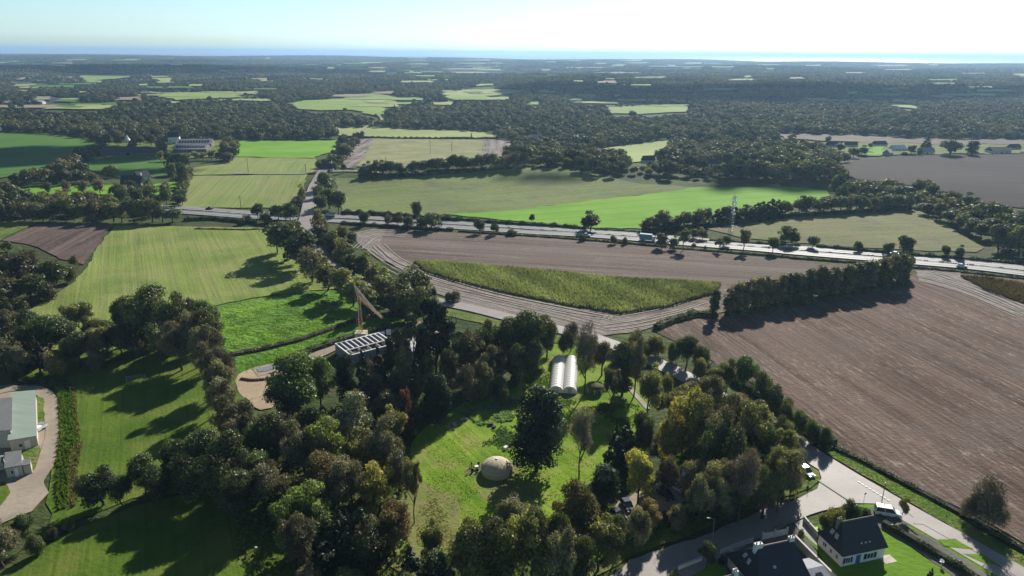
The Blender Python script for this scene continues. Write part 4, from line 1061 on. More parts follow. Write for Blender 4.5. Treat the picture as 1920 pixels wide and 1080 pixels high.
hedge('hedge', [(1205, 438), (1330, 426), (1480, 408), (1705, 394)], 3.4, 4.0, L['oak'], 'dense scrub under the trees between the vivid green field and the strip field', 16, .9)
hedge('hedge', [(672, 335), (800, 328), (985, 315)], 3.2, 4.0, L['oak'], 'dense scrub under the tree line behind the domed field', 12, 1.1)
hedge('hedge', [(1362, 594), (1500, 572), (1640, 545), (1700, 534)], 3.0, 3.5, L['olive'], 'thick scrub at the foot of the tall row by the brown field', 26, .7)
hedge('hedge', [(640, 420), (760, 428), (850, 433)], 2.0, 2.4, L['oak'], 'low dark hedge between highway and stubble field right of the bridge', 20, .8)
hedge('hedge', [(1330, 452), (1420, 458), (1500, 462)], 1.8, 2.4, L['olive'], 'low olive hedge on the far side of the highway below the mast', 20, .8)
hedge('hedge', [(1255, 466), (1340, 472), (1480, 483)], 1.2, 2.0, L['brown'], 'thin scrubby hedge between the highway and the stubble field below the mast', 20, .7)
hedge('hedge', [(606, 450), (636, 486), (686, 517), (740, 538), (812, 556)], 4.2, 5.0, L['olive'], 'tall bushy olive hedge on the right of the lane below the bridge', 30, .7)
hedge('hedge', [(556, 452), (586, 492), (628, 522), (688, 550), (748, 572), (800, 588)], 4.0, 5.0, L['oak'], 'tall bushy dark hedge on the left of the lane below the bridge', 30, .7)
hedge('hedge', [(28, 705), (32, 716), (60, 722), (125, 722), (134, 735)], 1.8, 2.0, L['oak'], 'dark clipped hedge bending around the end of the barn track', 60, .4)
hedge('hedge', [(432, 668), (500, 655), (560, 640), (640, 612), (700, 596), (740, 590)], 1.6, 2.6, L['brown'], 'scrubby brown hedge across the rough pasture', 28, .6)
hedge('hedge', [(560, 668), (640, 640), (700, 622), (760, 612)], 2.2, 3.0, L['oak'], 'dark hedge behind the crane', 34, .6)
hedge('hedge', [(365, 430), (460, 432), (500, 430)], 1.0, 2.0, L['brown'], 'thin hedge at the top edge of the young crop field', 16, .8)
hedge('hedge', [(345, 414), (400, 412), (460, 418), (480, 420)], 2.6, 2.6, L['oak'], 'dark scrub in front of the highway left of the bridge', 22, .8)
hedge('hedge', [(1700, 990), (1720, 1005)], .5, .5, L['oak'], 'tiny clipped edging on the driveway', 60, .3)

# ------------------------------------------------------------------ crops, reeds and weeds nobody could count
def strand(name, c1, c2, tr=.35): return leaf_mat(name, c1, c2, tr)
m_maize = strand('maize_leaf', (0.13, 0.15, 0.065), (0.40, 0.43, 0.21), .15)
m_reed = strand('dry_reed', (0.10, 0.10, 0.040), (0.36, 0.32, 0.16), .3)
m_weed = strand('weed_leaf', (0.035, 0.075, 0.014), (0.13, 0.22, 0.040), .35)
m_blue = strand('kale_leaf', (0.05, 0.10, 0.05), (0.17, 0.26, 0.14), .3)
m_grassb = strand('grass_blade', (0.07, 0.15, 0.015), (0.20, 0.33, 0.04), .4)
maize = wpoly([(775, 492), (830, 494), (900, 500), (1000, 508), (1150, 524), (1300, 531), (1352, 534), (1340, 552), (1250, 577), (1165, 590), (1080, 577), (950, 552), (850, 527), (800, 512)])
tufts('maize_crop', maize, 42000, 2.0, .55, m_maize, 'standing pale green maize in the stubble field', 'maize crop', rows=(rowang((900, 510), (1200, 540)), .9), lean=.3)
F('maize_ground', [(775, 492), (900, 500), (1150, 524), (1352, 534), (1340, 552), (1250, 577), (1165, 590), (1080, 577), (950, 552), (850, 527), (800, 512)], M_ground, .09, 'dark soil under the maize', False)
sorghum = wpoly([(1800, 520), (1850, 522), (1990, 548), (1990, 592), (1920, 572), (1850, 548)])
tufts('dry_crop', sorghum, 9000, 1.6, .5, leaf_mat('dry_crop_leaf', (.08, .07, .03), (.19, .16, .08), .2), 'low brown dry crop at the right edge below the highway', 'dry crop')
ditch = wpoly([(108, 725), (134, 728), (140, 770), (148, 830), (130, 850), (128, 900), (126, 955), (108, 958), (106, 870), (112, 820), (110, 770)])
tufts('ditch_scrub', ditch, 9000, 1.1, .5, m_weed, 'dark green scrub in the ditch beside the football field', 'ditch scrub')
reeds = wpoly([(134, 728), (142, 730), (150, 800), (156, 840), (146, 880), (148, 945), (130, 958), (126, 900), (130, 850), (148, 830), (140, 770)])
tufts('dry_reeds', reeds, 6000, 1.0, .3, m_reed, 'pale dry reeds along the edge of the football field', 'reeds')
tufts('pasture_weeds', wpoly([(400, 600), (560, 555), (650, 560), (700, 598), (560, 640), (440, 665), (415, 640)]), 9000, .45, .5, m_weed, 'dark weeds scattered over the rough pasture', 'weeds', ragged=.45)
tufts('pasture_weeds', wpoly([(440, 690), (560, 640), (700, 604), (740, 600), (640, 640), (520, 680), (460, 700)]), 4000, .45, .5, m_grassb, 'long grass between the hedge and the site road', 'long grass')
tufts('vegetable_patch', wpoly([(855, 770), (900, 745), (960, 740), (990, 752), (960, 790), (900, 800)]), 2600, .7, .7, m_blue, 'bluish green vegetable patch above the yurt meadow', 'vegetable patch', ragged=.35)
tufts('vegetable_patch', wpoly([(905, 815), (940, 800), (985, 800), (990, 830), (940, 845), (905, 838)]), 1500, .5, .6, m_blue, 'weedy vegetable bed just behind the yurt', 'vegetable patch', ragged=.45)
tufts('garden_weeds', wpoly([(1000, 690), (1030, 700), (1028, 745), (1100, 755), (1200, 760), (1190, 800), (1080, 800), (1000, 740), (980, 710)]), 6000, .5, .5, m_weed, 'rough weeds around the polytunnels', 'weeds', ragged=.35)
tufts('meadow_grass', wpoly([(800, 850), (880, 800), (1000, 860), (1100, 830), (1180, 760), (1185, 820), (1060, 950), (860, 1000), (800, 990)]), 14000, .28, .35, m_grassb, 'longer grass in the yurt meadow', 'grass', ragged=.4)
tufts('verge_grass', wpoly([(1560, 842), (1720, 928), (1990, 1082), (1990, 1098), (1850, 1025), (1700, 938), (1560, 856)]), 6000, .4, .35, m_grassb, 'grass tufts along the road verge', 'grass')
tufts('meadow_grass', wpoly([(785, 950), (815, 935), (850, 985), (890, 1012), (830, 1035), (780, 1025)]), 1800, .35, .4, m_reed, 'dry straw-coloured grass at the lower left corner of the meadow', 'dry grass', ragged=.2)
tufts('undergrowth', wpoly([(450, 800), (700, 745), (790, 770), (770, 840), (760, 1000), (790, 1080), (1090, 1060), (1090, 1130), (600, 1180), (440, 1050)]), 9000, .9, .8, L['oak'], 'dark undergrowth beneath the wood left of the yurt meadow', 'undergrowth')
tufts('undergrowth', wpoly([(1260, 800), (1310, 735), (1460, 800), (1490, 850), (1480, 910), (1340, 970), (1180, 1030), (1110, 1060), (1140, 960), (1240, 890)]), 7000, .7, .8, m_weed, 'undergrowth beneath the wood around the parked cars', 'undergrowth', holes=[wpoly([(1130, 985), (1160, 940), (1240, 905), (1300, 885), (1345, 905), (1300, 935), (1230, 965), (1160, 1000)])])
# ------------------------------------------------------------------ materials of built things
m_slate = plain('slate', (0.028, 0.033, 0.045), .45, .35, 2.5, streak=(1, 1, 3), bump=.3)
m_slate2 = plain('slate_grey', (0.05, 0.053, 0.058), .6, .3, 2.5, bump=.3)
m_wwall = plain('white_render', (0.74, 0.74, 0.73), .85, .06, .8)
m_cream = plain('cream_render', (0.50, 0.46, 0.38), .85, .15, .6)
m_cblock = plain('concrete_block', (0.46, 0.42, 0.34), .9, .18, .8)
m_glass = plain('window_glass', (0.03, 0.04, 0.05), .08, .1, spec=.8)
m_skyl = plain('skylight_glass', (0.45, 0.47, 0.50), .15, .1, spec=.8)
m_frame = plain('white_frame', (0.78, 0.78, 0.78), .5, .05)
m_blue_d = plain('blue_door', (0.05, 0.13, 0.30), .5, .1)
m_shut = plain('dark_shutter', (0.02, 0.02, 0.04), .6, .2)
m_metalgreen = plain('pale_green_roof', (0.19, 0.235, 0.20), .7, .12, .35, streak=(.3, 3, 1))
m_metalgrey = plain('grey_sheet_roof', (0.15, 0.155, 0.155), .6, .18, .5, streak=(3, .3, 1))
m_carw = plain('white_car_paint', (0.80, 0.80, 0.80), .22, .03, spec=.6)
m_carb = plain('dark_blue_car_paint', (0.015, 0.02, 0.05), .2, .1, spec=.6)
m_cark = plain('black_car_paint', (0.012, 0.012, 0.014), .2, .1, spec=.6)
m_cars = plain('silver_car_paint', (0.38, 0.39, 0.41), .28, .05, metal=.5)
m_carlb = plain('light_blue_lorry_paint', (0.16, 0.30, 0.38), .4, .1)
m_tyre = plain('tyre', (0.02, 0.02, 0.02), .85, .2)
m_rim = plain('wheel_rim', (0.35, 0.35, 0.36), .35, .1, metal=.7)
m_light = plain('lamp_glass', (0.6, 0.58, 0.5), .2, .1)
m_tail = plain('tail_lamp', (0.35, 0.03, 0.02), .3, .1)
m_galv = plain('galvanised_steel', (0.30, 0.31, 0.32), .5, .1, metal=.3)
m_white_s = plain('white_panel', (0.80, 0.80, 0.80), .4, .05)
m_wood = plain('weathered_wood', (0.12, 0.09, 0.06), .85, .3, 4)
m_pole = plain('grey_pole', (0.14, 0.13, 0.12), .8, .2)
m_canvas = plain('cream_canvas', (0.52, 0.44, 0.31), .9, .10, 1.2)
m_poly = None
m, nt, out = new_mat('tunnel_film')
d_ = N(nt, "ShaderNodeBsdfPrincipled"); d_.inputs['Base Color'].default_value = (.82, .81, .77, 1); d_.inputs['Roughness'].default_value = .45
t_ = N(nt, "ShaderNodeBsdfTranslucent"); t_.inputs[0].default_value = (.78, .77, .72, 1); mx_ = N(nt, "ShaderNodeMixShader"); mx_.inputs[0].default_value = .3
nt.links.new(d_.outputs[0], mx_.inputs[1]); nt.links.new(t_.outputs[0], mx_.inputs[2]); nt.links.new(mx_.outputs[0], out.inputs[0]); m_poly = m
m_hoop = plain('tunnel_hoop', (0.62, 0.60, 0.56), .6)
m_moss = plain('mossy_roof', (0.13, 0.125, 0.055), .95, .35, 1.2)
m_orange = plain('orange_crane_paint', (0.45, 0.25, 0.12), .5, .15)
m_ygrey = plain('faded_crane_paint', (0.33, 0.27, 0.21), .6, .2)
m_ballast = plain('ballast_concrete', (0.48, 0.41, 0.30), .85, .12, 1)
m_ridge = plain('ridge_tile', (0.36, 0.24, 0.22), .8, .2)
m_dkcloth = plain('dark_cloth', (0.02, 0.02, 0.025), .8, .2)
m_stone = plain('granite', (0.20, 0.18, 0.16), .9, .3, 1.5)
m_bin = plain('green_bin', (0.25, 0.35, 0.08), .6, .1)
m_red = plain('red_board', (0.35, 0.02, 0.015), .6)

def house(name, loc, rz, L_, W_, he, hr, label, cat='house', hipL=0.0, hipR=0.0, wall=None, roof=None, over=.35, windows=(), doors=(), skylights=(), chimneys=(), group=None, ridge=False):
    """L_ along local x, W_ along local y (front at -y); he eaves, hr ridge height"""
    wall = wall or m_wwall; roof = roof or m_slate
    r = empty(name, loc, rz, label, cat, group)
    w = MB()
    hl, hw = L_ / 2, W_ / 2
    w.box(0, 0, he / 2 - .2, L_, W_, he + .4)
    xl = -hl + hipL; xr = hl - hipR
    if hipL == 0: w.add([(-hl, -hw, he), (-hl, hw, he), (-hl, 0, hr - .15), (-hl + .25, -hw, he), (-hl + .25, hw, he), (-hl + .25, 0, hr - .15)], [(0, 2, 1), (3, 4, 5), (0, 3, 5, 2), (1, 2, 5, 4)])
    if hipR == 0: w.add([(hl, -hw, he), (hl, hw, he), (hl, 0, hr - .15), (hl - .25, -hw, he), (hl - .25, hw, he), (hl - .25, 0, hr - .15)], [(0, 1, 2), (3, 5, 4), (0, 2, 5, 3), (1, 4, 5, 2)])
    w.build('wall', wall, r)
    o = over; sl = (hr - he) / hw; ze = he - o * sl * .6 + .03
    a = [(-hl - (o if hipL else .15), -hw - o, ze), (hl + (o if hipR else .15), -hw - o, ze), (hl + (o if hipR else .15), hw + o, ze), (-hl - (o if hipL else .15), hw + o, ze),
         (xl if hipL else -hl - .15, 0, hr), (xr if hipR else hl + .15, 0, hr)]
    rf = MB()
    th = .16
    top = [Vector(p) for p in a]; bot = [Vector(p) - Vector((0, 0, th)) for p in a]
    rf.add(top + bot, [(0, 1, 5, 4), (2, 3, 4, 5), (1, 2, 5), (3, 0, 4), (6, 10, 11, 7), (8, 11, 10, 9), (7, 11, 8), (9, 10, 6), (0, 6, 7, 1), (1, 7, 8, 2), (2, 8, 9, 3), (3, 9, 6, 0)])
    ro = rf.build('roof', roof, r)
    if ridge:
        MB().tube((xl, 0, hr + .02), (xr, 0, hr + .02), .14, n=6).build('ridge_cap', m_ridge if ridge == 'red' else m_stone, ro)
    for (side, u, z, ww, hh, shut) in windows:
        f = MB(); g = MB(); s = MB()
        if side == 'f': put = lambda mb, du, dz, sx, sz, dd, th: mb.box(u + du, -hw - dd, z + dz, sx, th, sz)
        elif side == 'b': put = lambda mb, du, dz, sx, sz, dd, th: mb.box(u + du, hw + dd, z + dz, sx, th, sz)
        elif side == 'l': put = lambda mb, du, dz, sx, sz, dd, th: mb.box(-hl - dd, u + du, z + dz, th, sx, sz)
        else: put = lambda mb, du, dz, sx, sz, dd, th: mb.box(hl + dd, u + du, z + dz, th, sx, sz)
        for (du, dz, sx, sz) in ((0, hh / 2, ww, .08), (0, -hh / 2, ww + .2, .10), (-ww / 2, 0, .08, hh - .1), (ww / 2, 0, .08, hh - .1), (0, 0, .06, hh - .1)):
            put(f, du, dz, sx, sz, .03, .07)
        fo = f.build('window', m_frame, r)
        put(g, 0, 0, ww - .06, hh - .06, .008, .03); g.build('pane', m_glass, fo)
        if shut:
            for q in (-1, 1):
                s = MB(); put(s, q * (ww * .75 + .04), 0, ww * .45, hh, .03, .05); s.build('shutter', m_shut, r)
    for (side, u, ww, hh, mt) in doors:
        d = MB()
        if side == 'f': d.box(u, -hw - .03, hh / 2, ww, .07, hh)
        elif side == 'b': d.box(u, hw + .03, hh / 2, ww, .07, hh)
        elif side == 'l': d.box(-hl - .03, u, hh / 2, .07, ww, hh)
        else: d.box(hl + .03, u, hh / 2, .07, ww, hh)
        do = d.build('door', mt, r)
        h = MB()
        if side == 'f': h.box(u + ww * .38, -hw - .09, 1.05, .12, .05, .04)
        elif side == 'l': h.box(-hl - .09, u + ww * .38, 1.05, .05, .12, .04)
        else: h.box(hl + .09, u + ww * .38, 1.05, .05, .12, .04)
        h.build('handle', m_rim, do)
    for (face, u, t, ww, ll, mt) in skylights:   # t: 0 eaves, 1 ridge
        if face == 'f': p0, p1 = Vector((u, -hw, he)), Vector((u, 0, hr)); ax = Vector((1, 0, 0))
        elif face == 'l': p0, p1 = Vector((-hl, u, he)), Vector((xl, u * .2, hr)); ax = Vector((0, -1, 0))
        else: p0, p1 = Vector((u, hw, he)), Vector((u, 0, hr)); ax = Vector((-1, 0, 0))
        c = p0.lerp(p1, t); up = (p1 - p0).normalized(); nn = ax.cross(up).normalized()
        q = [c + ax * sx * ww / 2 + up * sy * ll / 2 + nn * .10 for (sx, sy) in ((-1, -1), (1, -1), (1, 1), (-1, 1))]
        MB().extrude(q, nn * .10).build('skylight', mt, ro)
    for (x, y, sx, sy, z0, z1, mt) in chimneys:
        c = MB().box(x, y, (z0 + z1) / 2, sx, sy, z1 - z0).build('chimney', mt, ro)
        c2 = MB()
        for k in (-.25, .25): c2.tube((x + k * sx, y, z1), (x + k * sx, y, z1 + .35), .13, .11, 8)
        c2.build('chimney_pot', m_ridge, c)
    return r

def rect_from(A, B, Cc):
    """footprint from three ground corners: front-left A, front-right B, back-left C"""
    L_ = (B - A).to_2d().length
    ux = (B - A).to_2d().normalized(); uy = Vector((-ux.y, ux.x))
    W_ = (Cc - A).to_2d().dot(uy)
    c = A.to_2d() + ux * L_ / 2 + uy * W_ / 2
    return c, math.atan2(ux.y, ux.x), L_, W_

# white house, lower right
c, a, l, w = rect_from(P(1576, 1064), P(1656, 1047), P(1531, 1022))
house('white_house', (c.x, c.y, 0), a, l, w, 3.0, 7.4, 'white house with steep dark slate roof and blue door on a lawn, lower right', 'house', hipL=1.6, hipR=.8, ridge=True, over=.3,
      windows=[('f', -l * .36, 1.35, 1.0, 1.2, True), ('f', l * .16, 1.35, 1.4, 1.2, True), ('l', w * .22, 1.5, 1.0, .9, False), ('l', -w * .05, 1.4, .6, .9, False), ('l', -w * .3, 1.4, .6, 1.0, False)],
      doors=[('f', -l * .12, .95, 2.1, m_blue_d)], skylights=[('l', w * .18, .42, .8, 1.0, m_skyl), ('l', -w * .12, .40, .8, 1.0, m_skyl), ('f', -.4, .22, .35, .3, m_skyl), ('f', .5, .22, .35, .3, m_skyl), ('f', 1.4, .22, .35, .3, m_skyl)],
      chimneys=[(-l * .36, .4, .9, .5, 5.2, 7.9, m_stone)])
terrace = MB().box(0, 0, .1, 2.6, 2.0, .2).build('terrace', m_cblock); pt = P(1664, 1050); terrace.location = pt; terrace.rotation_euler = (0, 0, a)
tag(terrace, 'small pale paved terrace against the right end of the white house', 'terrace')
# dark slate-roofed house at the bottom edge
c, a2, l, w = rect_from(P(1422, 1132), P(1514, 1110), P(1362, 1062))
house('slate_house', (c.x, c.y, 0), a2, l, w, 2.9, 7.6, 'cream-walled house with a large dark slate roof cut off by the bottom edge', 'house', hipL=2.2, hipR=.6, wall=m_cream, ridge='red', over=.4,
      windows=[('l', 0.6, 1.5, .6, .7, False), ('l', -.8, 1.5, .6, .7, False), ('l', -w * .32, 1.5, .9, 1.0, False), ('f', -2, 1.4, 1.2, 1.2, False), ('f', 2, 1.4, 1.2, 1.2, False)], doors=[('f', 0, .95, 2.1, m_blue_d)],
      skylights=[('l', w * .22, .45, .7, 1.0, m_skyl), ('l', 0, .40, .7, 1.0, m_skyl), ('f', -1, .45, .5, .5, m_skyl)],
      chimneys=[(-l * .5 + 2.3, .1, 1.5, .7, 6.3, 8.3, m_wwall), (l * .5 - .9, .1, 1.0, .7, 6.2, 8.2, m_wwall)])
annex = house('garage', (c.x + math.cos(a2) * (l / 2 + 2.1) + math.sin(a2) * 3.2, c.y + math.sin(a2) * (l / 2 + 2.1) - math.cos(a2) * 3.2, 0), a2, 3.6, 6.5, 2.3, 3.5, 'small pale grey roofed garage against the slate-roofed house', 'garage', wall=m_cream, roof=plain('pale_slate', (.20, .21, .25), .6), skylights=[('f', 0, .5, 1.2, 1.3, m_glass)])
# third house at the bottom
c, a3, l, w = rect_from(P(1305, 1168), P(1390, 1145), P(1278, 1134))
house('gabled_house', (c.x, c.y, 0), a3, l, w, 2.7, 6.0, 'dark-roofed house with a white gable at the very bottom beside the small lawn', 'house', wall=m_wwall, ridge=True, windows=[('f', 0, 1.4, 1, 1.1, False), ('r', 0, 1.4, .9, 1.0, False)], doors=[('f', 2, .9, 2.1, m_blue_d)], chimneys=[(l * .5 - .5, 0, .7, .9, 5.0, 6.9, m_wwall)])

def wall_line(name, px, h, th, mat, label, cap=None, cat='wall'):
    pts = [P(*q) for q in px]
    mb = MB()
    for p, q in zip(pts[:-1], pts[1:]):
        d = q - p; mb.box((p.x + q.x) / 2, (p.y + q.y) / 2, (p.z + q.z) / 2 + h / 2 - .1, d.length + th * .5, th, h + .2, math.atan2(d.y, d.x))
    o = mb.build(name, mat); tag(o, label, cat)
    if cap:
        mb = MB()
        for p, q in zip(pts[:-1], pts[1:]):
            d = q - p; mb.box((p.x + q.x) / 2, (p.y + q.y) / 2, (p.z + q.z) / 2 + h + .05, d.length + th, th + .12, .09, math.atan2(d.y, d.x))
        mb.build('coping', cap, o)
    return o
m_cop = plain('pale_coping', (.52, .50, .45), .8, .1)
wall_line('garden_wall', [(1489, 1020), (1530, 1062), (1580, 1112)], 1.9, .25, m_cblock, 'tall sand-coloured wall between the slate-roofed house and the white house', m_cop)
wall_line('garden_wall', [(1351, 1040), (1380, 1028), (1411, 1017)], 1.0, .22, m_wwall, 'low pale wall along the side road in front of the slate-roofed house', m_cop)
wall_line('garden_wall', [(1272, 1070), (1292, 1062), (1315, 1053)], 1.0, .22, m_wwall, 'low cream wall in front of the small bright lawn at the bottom', m_cop)
wall_line('garden_wall', [(1367, 1047), (1376, 1048), (1381, 1054), (1392, 1070), (1402, 1085)], 1.7, .2, m_cream, 'cream curved wall beside the slate-roofed house', m_cop)
wall_line('garden_wall', [(1450, 993), (1475, 984), (1492, 979)], .7, .2, m_stone, 'low stone kerb wall between the yard and the side road', None)
wall_line('garden_wall', [(1506, 978), (1516, 990), (1532, 1008)], 1.3, .2, m_cream, 'pale wall beside the path of the white house', m_cop)
wall_line('kerb', [(1664, 948), (1700, 962), (1712, 972)], .25, .2, m_wood, 'dark timber edging beside the white van')
wall_line('kerb', [(1712, 984), (1730, 985), (1768, 1006), (1782, 1014)], .25, .2, m_wood, 'dark timber edging of the driveway')
wall_line('kerb', [(1775, 1026), (1812, 1027), (1850, 1050), (1900, 1080), (1960, 1118)], .25, .2, m_wood, 'long dark timber edging between driveway and road verge')
# white gate panels by the slate-roofed house
g = empty('gate', P(1452, 1008), a2, 'white panelled double gate behind the slate-roofed house', 'gate')
for k in (-1, 1): MB().box(k * 1.4, 0, .8, 2.4, .08, 1.5).build('gate_leaf', m_frame, g)
for k in (-2.8, 0, 2.8): MB().box(k, 0, .95, .3, .3, 1.9).build('gate_post', m_wwall, g)
b = empty('wheelie_bin', P(1532, 999), .3, 'yellow green wheeled bin at the corner of the white house', 'bin')
MB().box(0, 0, .5, .6, .7, .95, taper=1.15).build('bin_body', m_bin, b); MB().box(0, 0, 1.02, .72, .84, .08).build('lid', m_bin, b); MB().tube((-.3, .38, .12), (.3, .38, .12), .12, n=8).build('wheel', m_tyre, b)

# ------------------------------------------------------------------ vehicles
def vehicle(name, p, rz, L_, W_, H_, style, mat, label, cat='car', group=None, detail=True):
    r = empty(name, (p.x, p.y, p.z + .12), rz, label, cat, group)
    hl, hw = L_ / 2, W_ / 2
    zb = .28; zw = H_ * .56
    if style == 'van': prof = [(-hl, zb), (-hl, H_ * .62), (-hl + .06, zw), (hl * .52, zw), (hl * .90, H_ * .50), (hl, H_ * .36), (hl, zb)]; cab = [(-hl + .05, zw), (-hl + .16, H_), (hl * .28, H_), (hl * .60, zw)]
    elif style == 'hatch': prof = [(-hl, zb), (-hl, H_ * .50), (-hl + .1, zw), (hl * .40, zw), (hl * .88, H_ * .47), (hl, H_ * .34), (hl, zb)]; cab = [(-hl + .08, zw), (-hl + .45, H_ * .98), (hl * .02, H_), (hl * .50, zw)]
    else: prof = [(-hl, zb), (-hl, H_ * .55), (-hl * .95, zw), (hl * .45, zw), (hl * .92, H_ * .48), (hl, H_ * .36), (hl, zb)]; cab = [(-hl * .80, zw), (-hl * .50, H_), (hl * .08, H_), (hl * .48, zw)]
    bd = MB().extrude([(x, -hw, z) for x, z in prof], (0, W_, 0)).build('body', mat, r, bevel=.07)
    # glasshouse narrower at the top
    (x0, z0), (x1, z1), (x2, z2), (x3, z3) = cab
    t = .86
    vs = [(x0, -hw * .97, z0), (x3, -hw * .97, z3), (x3, hw * .97, z3), (x0, hw * .97, z0), (x1, -hw * t, z1), (x2, -hw * t, z2), (x2, hw * t, z2), (x1, hw * t, z1)]
    MB().add(vs, [(0, 1, 5, 4), (1, 2, 6, 5), (2, 3, 7, 6), (3, 0, 4, 7), (4, 5, 6, 7), (0, 3, 2, 1)]).build('window_glass', m_glass, bd)
    MB().add([(x1 - .04, -hw * t - .02, z1), (x2 + .04, -hw * t - .02, z2), (x2 + .04, hw * t + .02, z2), (x1 - .04, hw * t + .02, z1), (x1 + .05, -hw * t * .9, z1 + .07), (x2 - .08, -hw * t * .9, z2 + .07), (x2 - .08, hw * t * .9, z2 + .07), (x1 + .05, hw * t * .9, z1 + .07)],
             [(0, 1, 5, 4), (1, 2, 6, 5), (2, 3, 7, 6), (3, 0, 4, 7), (4, 5, 6, 7), (0, 3, 2, 1)]).build('roof', mat, bd)
    pil = MB()
    for y in (-1, 1):
        for (xa, za, xb, zb2) in ((x0, z0, x1, z1), (x3, z3, x2, z2), ((x0 + x3) / 2 - .1, z0, (x1 + x2) / 2 - .1, z1)):
            pil.tube((xa, y * hw * .97, za), (xb, y * hw * t * 1.01, zb2), .05, n=4)
    pil.build('pillar', mat, bd)
    for x in (-hl * .62, hl * .64):
        for y in (-1, 1):
            wh = MB().tube((x, y * (hw - .18), .33), (x, y * (hw + .02), .33), .33, n=14).build('wheel', m_tyre, r)
            MB().tube((x, y * (hw + .02), .33), (x, y * (hw + .04), .33), .2, n=10).build('rim', m_rim, wh)
    for y in (-1, 1):
        MB().box(hl - .03, y * hw * .72, H_ * .38, .12, .36, .18).build('headlight', m_light, r)
        MB().box(-hl + .02, y * hw * .82, H_ * .46, .10, .18, .34).build('tail_light', m_tail, r)
    r['label'] = label
    return r
def dirpx(a, b):
    A, B = P(*a), P(*b); return math.atan2(B.y - A.y, B.x - A.x)
vehicle('van', P(1663, 966), dirpx((1645, 963), (1681, 969)), 4.9, 1.9, 1.95, 'van', m_carw, 'white van parked on the driveway above the white house', 'van')
vehicle('parked_car', P(1511, 889), dirpx((1503, 880), (1520, 893)), 4.1, 1.75, 1.6, 'hatch', m_carw, 'white small car parked on the grass beside the road junction', 'car')
vehicle('parked_car', P(1521, 1078), dirpx((1505, 1062), (1530, 1088)), 4.2, 1.75, 1.55, 'hatch', m_carw, 'white car at the bottom edge beside the tall sand-coloured wall', 'car')
vehicle('parked_car', P(1217, 941), dirpx((1207, 930), (1226, 946)), 4.1, 1.75, 1.5, 'hatch', m_cars, 'silver car in the middle of the row under the parking trees', 'car', 'cars parked under the trees')
vehicle('parked_car', P(1176, 953), dirpx((1168, 944), (1180, 962)), 4.1, 1.75, 1.5, 'hatch', m_carb, 'dark blue car with a bright glint second from the left under the parking trees', 'car', 'cars parked under the trees')
vehicle('parked_car', P(1160, 972), dirpx((1154, 962), (1168, 978)), 4.2, 1.75, 1.5, 'hatch', m_carb, 'dark blue car leftmost of the row under the parking trees', 'car', 'cars parked under the trees')
vehicle('parked_car', P(1248, 931), dirpx((1238, 922), (1258, 936)), 4.2, 1.75, 1.5, 'hatch', m_cark, 'black car between the silver car and the white camper under the trees', 'car', 'cars parked under the trees')
vehicle('parked_car', P(1270, 918), dirpx((1262, 908), (1280, 922)), 4.0, 1.7, 1.5, 'hatch', m_carw, 'white car parked tight against the white camper van', 'car', 'cars parked under the trees')
vehicle('camper_van', P(1287, 914), dirpx((1275, 900), (1298, 920)), 5.6, 2.1, 2.6, 'van', m_carw, 'big white camper van parked under the trees left of the road junction', 'camper van')
def hw(line, t0, lane): # place on carriageway near a pixel x
    return None
def on_road(x, y, ln, rev, dd=0.0):
    p = P(x, y)
    best = min(range(len(ln) - 1), key=lambda i: (Vector(ln[i]) - p.to_2d()).length + (Vector(ln[i + 1]) - p.to_2d()).length)
    d = Vector(ln[best + 1]) - Vector(ln[best])
    q = Vector(ln[best]) + d * max(0, min(1, (p.to_2d() - Vector(ln[best])).dot(d) / d.length_squared))
    nrm = Vector((-d.y, d.x)).normalized(); q = q + nrm * dd
    return Vector((q.x, q.y, terr1(q.x, q.y) + .35)), math.atan2(d.y, d.x) + (math.pi if rev else 0)
for (x, y, ln, rev, dd, st, mt, L_, W_, H_, lab, cat, nm) in [
    (1100, 443, SL, False, -1.8, 'sedan', m_carw, 4.5, 1.8, 1.45, 'white car on the near carriageway below the round dark tree', 'car', 'car'),
    (1800, 500, SL, False, -1.6, 'sedan', m_carw, 4.4, 1.8, 1.5, 'white car on the near carriageway at the far right', 'car', 'car'),
    (1676, 481, NL, True, 1.5, 'sedan', m_cars, 4.4, 1.8, 1.5, 'silver car on the far carriageway below the strip field', 'car', 'car'),
    (638, 407, NL, True, 0.5, 'van', m_carw, 5.0, 2.0, 2.2, 'white van on the far carriageway just right of the bridge', 'van', 'van'),
    (392, 394, NL, True, 1.0, 'sedan', m_cark, 4.4, 1.8, 1.5, 'dark car on the far carriageway left of the bridge', 'car', 'car')]:
    p, az = on_road(x, y, ln, rev, dd)
    vehicle(nm, p, az, L_, W_, H_, st, mt, lab, cat)
p, az = on_road(1215, 451, SL, False, -1.5)
lo = empty('lorry', p, az, 'light blue box lorry on the near carriageway left of the roadside trees', 'lorry')
MB().box(-.9, 0, 2.1, 6.2, 2.4, 2.8).build('cargo_box', m_carlb, lo, bevel=.06); MB().extrude([(2.35, -1.15, .6), (2.35, -1.15, 2.7), (3.3, -1.15, 2.7), (4.0, -1.15, 1.8), (4.05, -1.15, .6)], (0, 2.3, 0)).build('cab', m_carw, lo, bevel=.06)
MB().box(0, 0, .6, 7.6, 1.0, .25).build('chassis', m_tyre, lo); MB().add([(3.36, -1.0, 2.62), (3.36, 1.0, 2.62), (3.98, 1.0, 1.86), (3.98, -1.0, 1.86)], [(0, 1, 2, 3)]).build('windscreen', m_glass, lo).location = (.03, 0, .03)
for x in (-2.8, -1.8, 2.9):
    for y in (-1, 1):
        wh = MB().tube((x, y * .9, .48), (x, y * 1.18, .48), .48, n=14).build('wheel', m_tyre, lo); MB().tube((x, y * 1.18, .48), (x, y * 1.2, .48), .26, n=10).build('rim', m_rim, wh)

